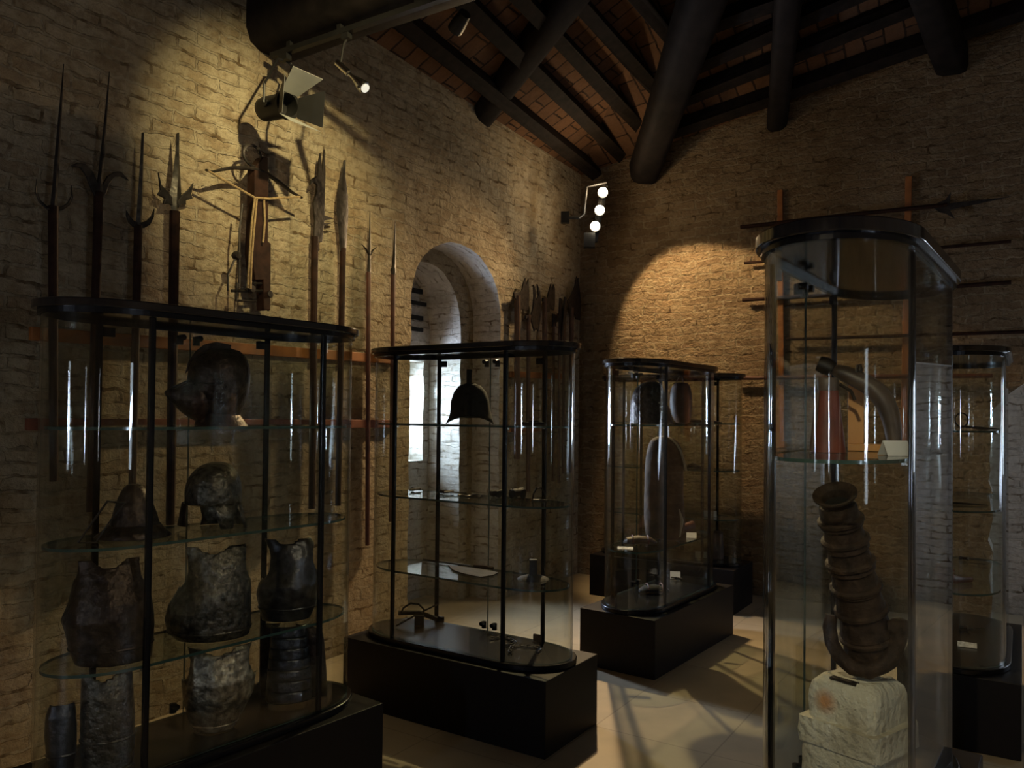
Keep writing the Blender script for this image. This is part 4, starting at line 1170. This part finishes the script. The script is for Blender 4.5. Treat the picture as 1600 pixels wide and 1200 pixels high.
def keyring(label, px, py, z, k):
    it = Item('key_ring', label, 'key ring', k, px, base=py, z=z, wmax=.04)
    c = it.O + Z * z
    bm = BM(); loop(bm, ringpts(c, it.r, it.b, .035, .035, 18), .004, 6); it.add('ring', bm, 'wrought_iron')
    for a in (.3, 1.0, -.4):
        d = it.r * math.cos(a) + it.b * math.sin(a); bm = BM(); tube(bm, [c + d * .035, c + d * .10], .004, 6); box(bm, c + d * .095 + d.cross(Z) * .01, .014, .02, .004, d, d.cross(Z)); it.add('key', bm, 'wrought_iron')
    it.done()
keyring('iron ring with keys on the second shelf of the case by the recess', 752, 772, S2, 2)
def small_gun(label, px, py, z, k, s=1.0, ang=0.6):
    it = Item('small_mortar', label, 'model cannon', k, px, base=py, z=z)
    c = it.O + Z * (z + .03 * s); d = it.r * math.cos(ang) + it.b * math.sin(ang); sd = d.cross(Z)
    bm = BM(); lathe(bm, c - d * .05 * s, d, [(0, .001), (.004, .016 * s), (.03 * s, .022 * s), (.06 * s, .018 * s), (.09 * s, .022 * s), (.10 * s, .022 * s), (.10 * s, .010 * s), (.06 * s, .009 * s), (.06 * s, .001)], 14); it.add('barrel', bm, 'dark_iron')
    for q in (-1, 1):
        bm = BM(); lathe(bm, c + sd * (q * .03 * s) - Z * .006 * s, sd, [(-.004, .001), (-.004, .023 * s), (.004, .023 * s), (.004, .001)], 14); it.add('wheel', bm, 'dark_iron')
    it.done()
small_gun('tiny dark iron cannon at the middle right of the second shelf, nearest the front post', 783, 776, S2, 2, .8)
small_gun('larger tiny iron cannon right of the front post on the second shelf', 813, 779, S2, 2, 1.15, 1.1)
it = Item('stirrup', 'small dark stirrup at the right end of the shelf holding the tiny cannons', 'stirrup', 2, 845, base=782, z=S2)
bm = BM(); c = it.O + Z * (S2 + .035); tube(bm, [c + it.r * x + Z * z_ for x, z_ in ((-.035, -.033), (-.03, 0), (-.012, .03), (.012, .03), (.03, 0), (.035, -.033))], .005, 6); it.add('bow', bm, 'wrought_iron')
bm = BM(); box(bm, c - Z * .033, .08, .035, .006, it.r, it.b); it.add('tread', bm, 'wrought_iron', smooth=False); it.done()
# third shelf
it = Item('sickle', 'thin looped iron hook with turned handle, behind the flat spear blade', 'hook', 2, 735, base=882, z=S3)
def onz(px, py, z):
    d = ray(px, py); return EYE + d * ((z - EYE.z) / d.z)
bm = BM(); tube(bm, [it.inside(onz(x, y, S3 + .006)) for x, y in ((690, 878), (678, 877), (675, 873), (684, 870), (704, 870), (735, 873), (768, 877))], .005, 6); it.add('hook', bm, 'wrought_iron')
bm = BM(); tube(bm, [it.inside(onz(x, y, S3 + .010)) for x, y in ((768, 878), (782, 880), (797, 882))], [.009, .013, .009], 8); it.add('handle', bm, 'dark_shaft_wood')
it.done()
it = Item('spear_head', 'broad flat iron spear blade lying on the third shelf of the case by the recess', 'spear head', 2, 735, base=890, z=S3)
bm = BM(); prism(bm, [it.inside(onz(x, y, S3 + .002)) for x, y in ((700, 884), (722, 887), (750, 890), (779, 896), (770, 900), (752, 903), (740, 901), (722, 897), (708, 892))], Z, .007); it.add('blade', bm, 'dark_iron', smooth=False)
it.done()
it = Item('socketed_stand', 'dark iron socket on a splayed foot, at the right on the third shelf', 'iron fitting', 2, 833, base=905, z=S3)
c = it.O + Z * S3
bm = BM(); lathe(bm, c, Z, [(0, .001), (0, .085), (.008, .075), (.022, .030), (.024, .001)], 14); it.add('foot', bm, 'dark_iron')
bm = BM(); box(bm, c + Z * .062, .042, .042, .08, it.r, it.b); it.add('socket', bm, 'dark_iron', smooth=False, bevel=.004); it.done()
# floor of case 2
it = Item('powder_flask', 'dark block with curled strap and crossed rods on the floor below the spear blade', 'powder flask', 2, 655, base=976, z=S0)
c = it.O + Z * S0
bm = BM(); box(bm, c + Z * .03, .055, .06, .058, it.r, it.b); it.add('body', bm, 'bore_black', smooth=False, bevel=.004)
bm = BM(); tube(bm, [c + it.r * x + Z * z_ - it.b * .01 for x, z_ in ((-.11, .06), (-.09, .10), (-.05, .125), (-.005, .12), (.025, .09), (.02, .06))], .006, 6); it.add('strap', bm, 'bore_black')
bm = BM(); tube(bm, [c + it.r * -.13 + Z * .008 - it.b * .05, c + Z * .066, c + it.r * .11 + Z * .11 + it.b * .03], .005, 6); it.add('rod', bm, 'bore_black')
bm = BM(); tube(bm, [c + it.r * -.12 + Z * .07, c + it.r * .0 + Z * .068, c + it.r * .10 + Z * .03], .014, 8); it.add('barrel', bm, 'bore_black')
it.done()
def chain(label, k, px, py, z, n, sweep, mat='wrought_iron'):
    it = Item('iron_chain', label, 'chain', k, px, base=py, z=z, wmax=.02)
    c = it.O + Z * (z + .006); p = c.copy(); a = sweep
    bm = BM()
    for i in range(n):
        d = it.r * math.cos(a) + it.b * math.sin(a); s_ = d.cross(Z)
        if i % 2: s_ = (s_ * .7 + Z * .5).normalized()
        loop(bm, [v + Z * .002 for v in ringpts(p, d, s_, .016, .008, 10)], .0028, 5)
        p = p + d * .024; a += .35 * math.sin(i * 1.1) + .30
    it.add('links', bm, mat); it.done()
chain('coil of iron chain on the case floor, farther from its rounded right end', 2, 812, 1000, S0, 12, .3)
chain('coil of iron chain lying in the rounded right end of the case by the recess', 2, 852, 1014, S0, 14, 1.2)

# ---- case 3
it = Item('burgonet', 'dark open helmet with a studded rim on the top shelf of the relic case', 'helmet', 3, 1015, la=-.22, ly=0, z=S1)
it.add('skull', it.rows([(601, 1012, 1028), (604, 1002, 1032), (611, 992, 1036), (625, 986, 1040), (645, 985, 1046), (660, 985, 1050), (667, 984, 1053)], df=.95, cap=(True, False)), 'browned_armour', solid=.003, sub=1)
for i in range(5):
    bm = BM(); p = it.q(1030 + i * 2, 634 + i * 7, -.105 + i * .004); lathe(bm, p, -it.b, [(0, .001), (0, .006), (.006, .001)], 8); it.add('rivet', bm, 'pale_edge')
it.done()
it = Item('leather_pouch', 'reddish brown leather casque with a loop on the top shelf, right of the studded helmet', 'helmet', 3, 1065, la=.12, ly=0, z=S1)
it.add('body', it.rows([(600, 1056, 1074), (604, 1050, 1078), (618, 1046, 1082), (640, 1046, 1082), (655, 1050, 1080), (665, 1056, 1078)], df=.9), 'leather_brown', sub=1)
bm = BM(); tube(bm, [it.q(1056, 600), it.q(1062, 590), it.q(1066, 592), it.q(1068, 602)], .004, 6); it.add('loop', bm, 'leather_brown'); it.done()
it = Item('leg_relic', 'tall dark leg-shaped leather boot with a pale worn edge standing in its glass case', 'boot', 3, 1038, la=-.02, ly=.02, z=S3)
rw = [(a_, b_, c_, d_ * .68) for a_, b_, c_, d_ in [(688, 1026, 1048, .7), (694, 1016, 1058, .8), (704, 1012, 1064, .85), (720, 1009, 1069, .8), (740, 1007, 1069, .75), (765, 1007, 1068, .7), (785, 1006, 1068, .75), (805, 1006, 1070, .8), (822, 1006, 1071, .8), (838, 1008, 1070, .8), (850, 1010, 1062, .8)]]
it.add('leg', it.rows(rw, n=28), 'old_leg_wood', sub=1)
bm = BM()
sp = [(1034, 688), (1046, 691), (1056, 700), (1063, 712), (1068, 728), (1071, 742)]
rr = []
for x, y in sp:
    p = it.q(x, y, -.03); rr.append([p - it.b * .035 + it.r * -.004, p - it.b * .035 + it.r * .010, p + it.b * .02 + it.r * .012, p + it.b * .02 - it.r * .004])
loft(bm, rr); it.add('worn_edge', bm, 'pale_edge')
bm = BM(); tube(bm, [it.q(1061, 802, -.09), it.q(1066, 820, -.085), it.q(1062, 846, -.09)], [.004, .012, .004], 6); it.add('lower_edge', bm, 'pale_edge')
it.done()
def card(label, k, px, py, z, w=.09, h=.05, la=None, ly=0, ang=0.0, tent=False, cat='card', mat='card_paper'):
    it = Item('label_card', label, cat, k, px, base=None if la is not None else py, la=la, ly=ly, z=z, group=None)
    c = it.O + Z * z
    r2 = it.r * math.cos(ang) + it.b * math.sin(ang); b2 = Z.cross(r2)
    bm = BM()
    if tent:
        prism(bm, [c - r2 * w / 2 - b2 * .03 + Z * .001, c + r2 * w / 2 - b2 * .03 + Z * .001, c + r2 * w / 2 + Z * h, c - r2 * w / 2 + Z * h], b2, .0012)
        prism(bm, [c - r2 * w / 2 + b2 * .032 + Z * .001, c + r2 * w / 2 + b2 * .032 + Z * .001, c + r2 * w / 2 + Z * h + b2 * .001, c - r2 * w / 2 + Z * h + b2 * .001], -b2, .0012)
    else:
        prism(bm, [c - r2 * w / 2 - b2 * .02 + Z * .002, c + r2 * w / 2 - b2 * .02 + Z * .002, c + r2 * w / 2 + b2 * .02 + Z * h, c - r2 * w / 2 + b2 * .02 + Z * h], b2, .0015)
    it.add('card', bm, mat, smooth=False); it.done()
def lump(name, label, cat, k, px, py, z, prof, mat, ang=0.0, la=None, ly=0.0, extra=None):
    """low item lying along a direction, prof: (distance, half width, height)"""
    it = Item(name, label, cat, k, px, base=None if la is not None else py, la=la, ly=ly, z=z, wmax=.02)
    d = it.r * math.cos(ang) + it.b * math.sin(ang); s_ = d.cross(Z); c = it.O + Z * z
    L0 = (prof[0][0] + prof[-1][0]) / 2
    bm = BM(); loft(bm, [[c + d * (x - L0) + s_ * (w_ * math.cos(2 * math.pi * i / 12)) + Z * (h_ / 2 + h_ / 2 * math.sin(2 * math.pi * i / 12)) for i in range(12)] for x, w_, h_ in prof])
    it.add('body', bm, mat)
    if extra: extra(it, c, d, s_)
    it.done()
def strapx(it, c, d, s_):
    for q in (-.05, .05):
        bm = BM(); loop(bm, ringpts(c + d * q + Z * .028, s_, Z, .048, .030, 16), .004, 6); it.add('strap', bm, 'leather_red')
lump('leather_bundle', 'brown leather bundle at the left end of the shelf below the tall relic', 'bundle', 3, 1000, 852, S3, [(0, .01, .02), (.02, .04, .045), (.10, .05, .06), (.18, .045, .05), (.22, .01, .02)], 'leather_brown', .15, extra=strapx)
def lockx(it, c, d, s_):
    bm = BM(); box(bm, c + d * .05 + Z * .06, .07, .03, .03, d, s_); it.add('lock', bm, 'wrought_iron', smooth=False)
lump('gun_stock', 'long reddish wooden gun stock behind the tall relic on its shelf', 'gun stock', 3, 1080, 842, S3, [(0, .012, .03), (.1, .018, .04), (.25, .022, .05), (.36, .035, .07), (.42, .03, .08)], 'red_shaft_wood', 1.0, la=.30, ly=.03, extra=lockx)
card('white card leaning on the wooden stock behind the tall relic', 3, 1083, 836, S3, .07, .035, la=.22, ly=-.12)
card('white angled card on the glass case floor below the tall relic', 3, 1040, 902, S0, .075, .05)
card('small grey printed card at the left end of the shelf below the tall relic', 3, 993, 861, S3, .10, .012, mat='printed_paper', la=-.50, ly=.02)
lump('iron_bits', 'dark heap of iron horse bits at the front on the floor of the relic case', 'horse bit', 3, 1000, 923, S0, [(0, .02, .02), (.04, .05, .045), (.12, .06, .05), (.19, .03, .03), (.21, .01, .01)], 'dark_iron', .3, extra=strapx)
dagger('long thin blade lying deep on the floor of the relic case', 3, (1052, 903), (1090, 888), S0, name='sword_fragment', cat='blade')

# ---- case 5
card('white card on the third shelf of the farthest case', 5, 1134, 789, S3, .13, .05, la=.35, ly=0)
card('white card on the floor of the farthest case', 5, 1124, 860, S0, .13, .05, la=.30, ly=0)
lump('iron_rods', 'dark iron pieces on the top shelf of the farthest case', 'iron bars', 5, 1125, 672, S1, [(0, .012, .02), (.12, .02, .03), (.3, .015, .025), (.4, .006, .01)], 'wrought_iron', 0, la=.25, ly=0)
lump('iron_rods', 'dark iron pieces on the second shelf of the farthest case', 'iron bars', 5, 1122, 730, S2, [(0, .02, .03), (.05, .035, .05), (.1, .02, .03), (.13, .01, .02)], 'wrought_iron', 0, la=.22, ly=0)
it = Item('iron_shell', 'dark upright iron cylinder on the floor of the farthest case', 'cylinder', 5, 1134, la=.42, ly=.03, z=S0)
bm = BM(); lathe(bm, it.O + Z * S0, Z, [(0, .001), (0, .05), (.03, .052), (.2, .044), (.22, .046), (.235, .03), (.235, .001)], 18); it.add('body', bm, 'leather_brown'); it.done()
# ---- case 6
it = Item('iron_shears', 'small iron shears with a round loop on the top shelf of the right edge case', 'shears', 6, 1512, la=-.30, ly=0, z=S1)
c = it.O + Z * (S1 + .005)
bm = BM(); loop(bm, ringpts(c + Z * .045, it.r, Z, .03, .036, 16), .004, 6); tube(bm, [c + Z * .008, c + it.r * .08 + Z * .006, c + it.r * .17 + it.b * .02], [.005, .007, .002], 6); tube(bm, [c + Z * .012, c + it.r * .09 + it.b * .02, c + it.r * .16 - it.b * .02], [.005, .007, .002], 6); it.add('blades', bm, 'wrought_iron'); it.done()
lump('curved_knife', 'curved dark knife on the second shelf of the right edge case', 'knife', 6, 1515, 776, S2, [(0, .006, .012), (.06, .010, .016), (.12, .014, .014), (.2, .008, .010), (.24, .002, .006)], 'wrought_iron', .1, la=-.30, ly=.0)
lump('iron_ladle', 'round ladle bowl with reddish handle on the third shelf of the right edge case', 'ladle', 6, 1524, 885, S3, [(0, .012, .04), (.02, .032, .07), (.05, .036, .08), (.08, .02, .05), (.14, .012, .035), (.22, .010, .03)], 'leather_red', .9, la=-.36, ly=.02)
dagger('slim dark blade across the third shelf of the right edge case', 6, (1503, 868), (1560, 876), S3, name='knife', cat='knife')
lump('brass_knob', 'small coppery knob at the back of the third shelf of the right edge case', 'knob', 6, 1508, 846, S3, [(0, .004, .01), (.01, .02, .04), (.03, .02, .04), (.05, .008, .015), (.10, .006, .012)], 'copper_alloy', .2, la=.0, ly=.1)
dagger('dark dagger with block guard on the floor of the right edge case', 6, (1502, 980), (1545, 984), S0, name='dagger', cat='dagger')
card('printed white card on the floor of the right edge case', 6, 1546, 974, S0, .09, .02, la=-.2, ly=-.02, mat='printed_paper')

# ---- case 4: shelf
SS = 1.49
it = Item('leather_quiver', 'dark red leather quiver flaring downwards on the shelf of the nearest case', 'quiver', 4, 1293, la=-.14, ly=.09, z=SS)
it.add('body', it.rows([(598, 1278, 1310, .8), (612, 1277, 1312, .8), (640, 1274, 1315, .8), (668, 1270, 1319, .8), (696, 1266, 1322, .8)], n=20), 'leather_red')
it.add('cap', it.rows([(580, 1277, 1309, .75), (583, 1276, 1310, .82), (598, 1277, 1311, .84), (600, 1278, 1310, .84)], n=20), 'horn_dark')
bm = it.rows([(603, 1276, 1281, .8), (640, 1270, 1278, .8), (694, 1264, 1274, .8)], dd=-.02); it.add('seam', bm, 'leather_brown')
it.done()
it = Item('great_powder_horn', 'large dark curved powder horn arching down to the right above the cannon', 'powder horn', 4, 1350, la=-.02, ly=-.03, z=SS)
path = [(1300, 553, 10), (1312, 556, 15), (1330, 563, 17), (1352, 573, 18), (1371, 586, 19), (1385, 605, 19), (1393, 630, 17), (1397, 655, 14.5), (1397, 682, 13)]
bm = BM(); tube(bm, [it.q(x, y) for x, y, w_ in path], [w_ / F * 2.66 for x, y, w_ in path], 18, flat=.8); it.add('horn', bm, 'horn_dark', sub=1)
bm = BM(); tube(bm, [it.q(1279, 543), it.q(1290, 547), it.q(1302, 553)], [.026, .030, .024], 14); it.add('mouth_band', bm, 'matt_black_metal')
bm = BM(); tube(bm, [it.q(1338, 556, -.03), it.q(1340, 546, -.03), it.q(1344, 544, -.03), it.q(1346, 555, -.03)], .005, 6); it.add('strap_loop', bm, 'wrought_iron')
bm = BM(); tube(bm, [it.q(1312, 575, -.04), it.q(1330, 586, -.04), it.q(1336, 600, -.04)], .006, 6); it.add('lever', bm, 'wrought_iron')
it.done()
it = Item('wooden_stand', 'bright yellow wooden display post on its foot, under the dark curved horn', 'stand', 4, 1337, la=.10, ly=.02, z=SS)
A, B_ = it.q(1325, 690), it.q(1381, 690); bm = BM(); box(bm, (A + B_) / 2, (B_ - A).length, .10, .022, it.r, it.b); it.add('foot', bm, 'stand_wood', smooth=False, bevel=.002)
zt = it.q(1337, 600).z - it.q(1337, 694).z; A, B_ = it.q(1325, 690), it.q(1350, 690)
bm = BM(); box(bm, (A + B_) / 2 + Z * (.011 + zt / 2), (B_ - A).length, .045, zt, it.r, it.b); it.add('post', bm, 'stand_wood', smooth=False, bevel=.002)
it.done()
it = Item('lead_ball', 'small dark round shot beside the yellow wooden stand on the shelf', 'shot', 4, 1366, la=.02, ly=-.10, z=SS)
bm = BM(); lathe(bm, it.O + Z * SS, Z, [(0, .001), (.002, .010), (.008, .016), (.018, .018), (.028, .014), (.034, .006), (.036, .001)], 14); it.add('ball', bm, 'rusty_iron'); it.done()
card('folded white tent card on the shelf of the nearest case, right of the wooden stand', 4, 1390, 690, SS, .075, .045, la=-.20, ly=-.12, tent=True, ang=.5)

# ---- case 4: stone and cannon
it = Item('stone_pedestal', 'pale carved stone block with rounded top, rust stain and iron strap, carrying the ringed cannon', 'stone block', 4, 1346, la=-.12, ly=.0, z=S0)
O = it.O
it.O = Vector((onz(1343, 1130, .58).x, onz(1343, 1130, .58).y, 0)) if False else O
ang = R(29.5)
n1 = (-it.b * math.cos(ang) - it.r * math.sin(ang)); t1 = n1.cross(Z) * -1   # normal and tangent of the left-hand face
t1 = Vector((-n1.y, n1.x, 0))
base = it.O + Z * S0
def stone(bm, w, d, z0, z1, cuts=6, rnd_top=0.0, j=.0035):
    nz = max(2, int((z1 - z0) / .02))
    rings = []
    for i in range(nz + 1):
        z = z0 + (z1 - z0) * i / nz
        ww, dd = w, d
        if rnd_top and z > z1 - rnd_top:
            f = (z - (z1 - rnd_top)) / rnd_top; k = math.sqrt(max(0, 1 - f * f * .92)); ww = w - .055 * (1 - k) * 1.6; dd = d - .055 * (1 - k) * 1.6
        ring = []
        m = 6; c_ = .014
        pts = []
        for sx, sy in ((1, 1), (-1, 1), (-1, -1), (1, -1)):
            cx_, cy_ = sx * ww / 2, sy * dd / 2
            if sx * sy > 0: pts += [(cx_, cy_ - sy * c_), (cx_ - sx * c_, cy_)]
            else: pts += [(cx_ - sx * c_, cy_), (cx_, cy_ - sy * c_)]
        full = []
        for q in range(8):
            a, b = pts[q], pts[(q + 1) % 8]
            for e in range(4): full.append((a[0] + (b[0] - a[0]) * e / 4, a[1] + (b[1] - a[1]) * e / 4))
        ring = [it.O + t1 * (x + jit(j)) + n1 * (y + jit(j)) + Z * (z + jit(j * .5)) for x, y in full]
        rings.append(ring)
    loft(bm, rings)
rnd.seed(11)
W0 = .245
bm = BM(); stone(bm, W0, W0, S0, S0 + .225); it.add('shaft', bm, 'pedestal_stone', angle=60)
bm = BM(); stone(bm, W0 + .018, W0 + .014, S0 + .20, S0 + .275); it.add('moulded_band', bm, 'pedestal_stone', angle=60)
bm = BM(); stone(bm, W0 - .028, W0 - .028, S0 + .265, S0 + .405, rnd_top=.06); it.add('cap_block', bm, 'pedestal_stone', angle=60)
bm = BM(); box(bm, it.O + Z * (S0 + .403) + n1 * (W0 / 2 - .045) + t1 * .0, .085, .022, .008, t1, n1); it.add('iron_strap', bm, 'wrought_iron', smooth=False)
ped = it.done()
MAT['pedestal_stone'].node_tree.nodes['stain'].inputs[1].default_value = n1 * (W0 / 2 - .016) - t1 * .045 + Z * .335
ZT = S0 + .405
it = Item('breech_cannon', 'rusty ringed iron cannon with flared mouth standing upright on the stone block', 'cannon', 4, 1350, la=-.12, ly=.0, z=ZT)
v1 = it.q(1362, 1000, .03); v0 = it.q(1305, 752, -.14)
axc = (v0 - v1).normalized(); Lc = (v0 - v1).length
def rp(t): return .074 - .022 * t
prof = [(-.03, .001), (-.03, .062), (-.02, .078), (0.0, .080)]
for i in range(61):
    t = i / 60; prof.append((Lc * (t * .90), rp(t) + .009 * (1 - ((t * 6.6) % 1.0))))
prof += [(Lc * .93, .055), (Lc * .95, .052), (Lc * .95, .001)]
bm = BM(); lathe(bm, v1, axc, prof, 28); it.add('barrel', bm, 'rusty_iron')
for t in (.13, .30, .45, .60, .74, .86):
    r0_ = rp(t) + .006
    bm = BM(); lathe(bm, v1 + axc * (Lc * t), axc, [(-.012, r0_ - .012), (-.011, r0_ + .003), (-.006, r0_ + .007), (.002, r0_ + .007), (.007, r0_ + .002), (.010, r0_ - .010)], 28); it.add('reinforcing_ring', bm, 'rusty_iron', 0)
tilt = (axc * .96 - it.b * .20).normalized()
mc = v1 + axc * (Lc * .97)
bm = BM(); lathe(bm, mc, tilt, [(-.02, .030), (-.02, .044), (0.0, .047), (.014, .055), (.022, .064), (.028, .064), (.026, .055), (.018, .044), (.014, .040), (-.015, .036), (-.018, .030)], 32); it.add('flared_mouth', bm, 'rusty_iron', 0)
bm = BM(); lathe(bm, mc, tilt, [(-.012, .001), (-.012, .038), (-.010, .038), (-.010, .001)], 24); it.add('bore', bm, 'bore_black', 0)
bm = BM(); up_ = [(1299, 938), (1296, 958), (1300, 982), (1312, 1004), (1332, 1020), (1356, 1025), (1380, 1016), (1397, 998), (1405, 975), (1407, 955)]
tube(bm, [it.q(x, y, -.055 + .02 * abs(i - 5) / 5) for i, (x, y) in enumerate(up_)], [.018, .021, .022, .023, .025, .026, .025, .023, .023, .026], 12); it.add('swivel_yoke', bm, 'rusty_iron', 0)
bm = BM(); lathe(bm, it.q(1404, 958, -.035), (it.r + Z * .2), [(-.03, .001), (-.028, .022), (-.01, .030), (.012, .030), (.030, .020), (.032, .001)], 14); it.add('trunnion', bm, 'rusty_iron', 0)
bm = BM(); tube(bm, [it.q(1396, 985, .09), it.q(1408, 1010, .10), it.q(1418, 1024, .10)], [.022, .020, .018], 10); it.add('tail_bar', bm, 'rusty_iron', 0)
# rest on the stone: the yoke's lowest point meets the cap block
it.done()
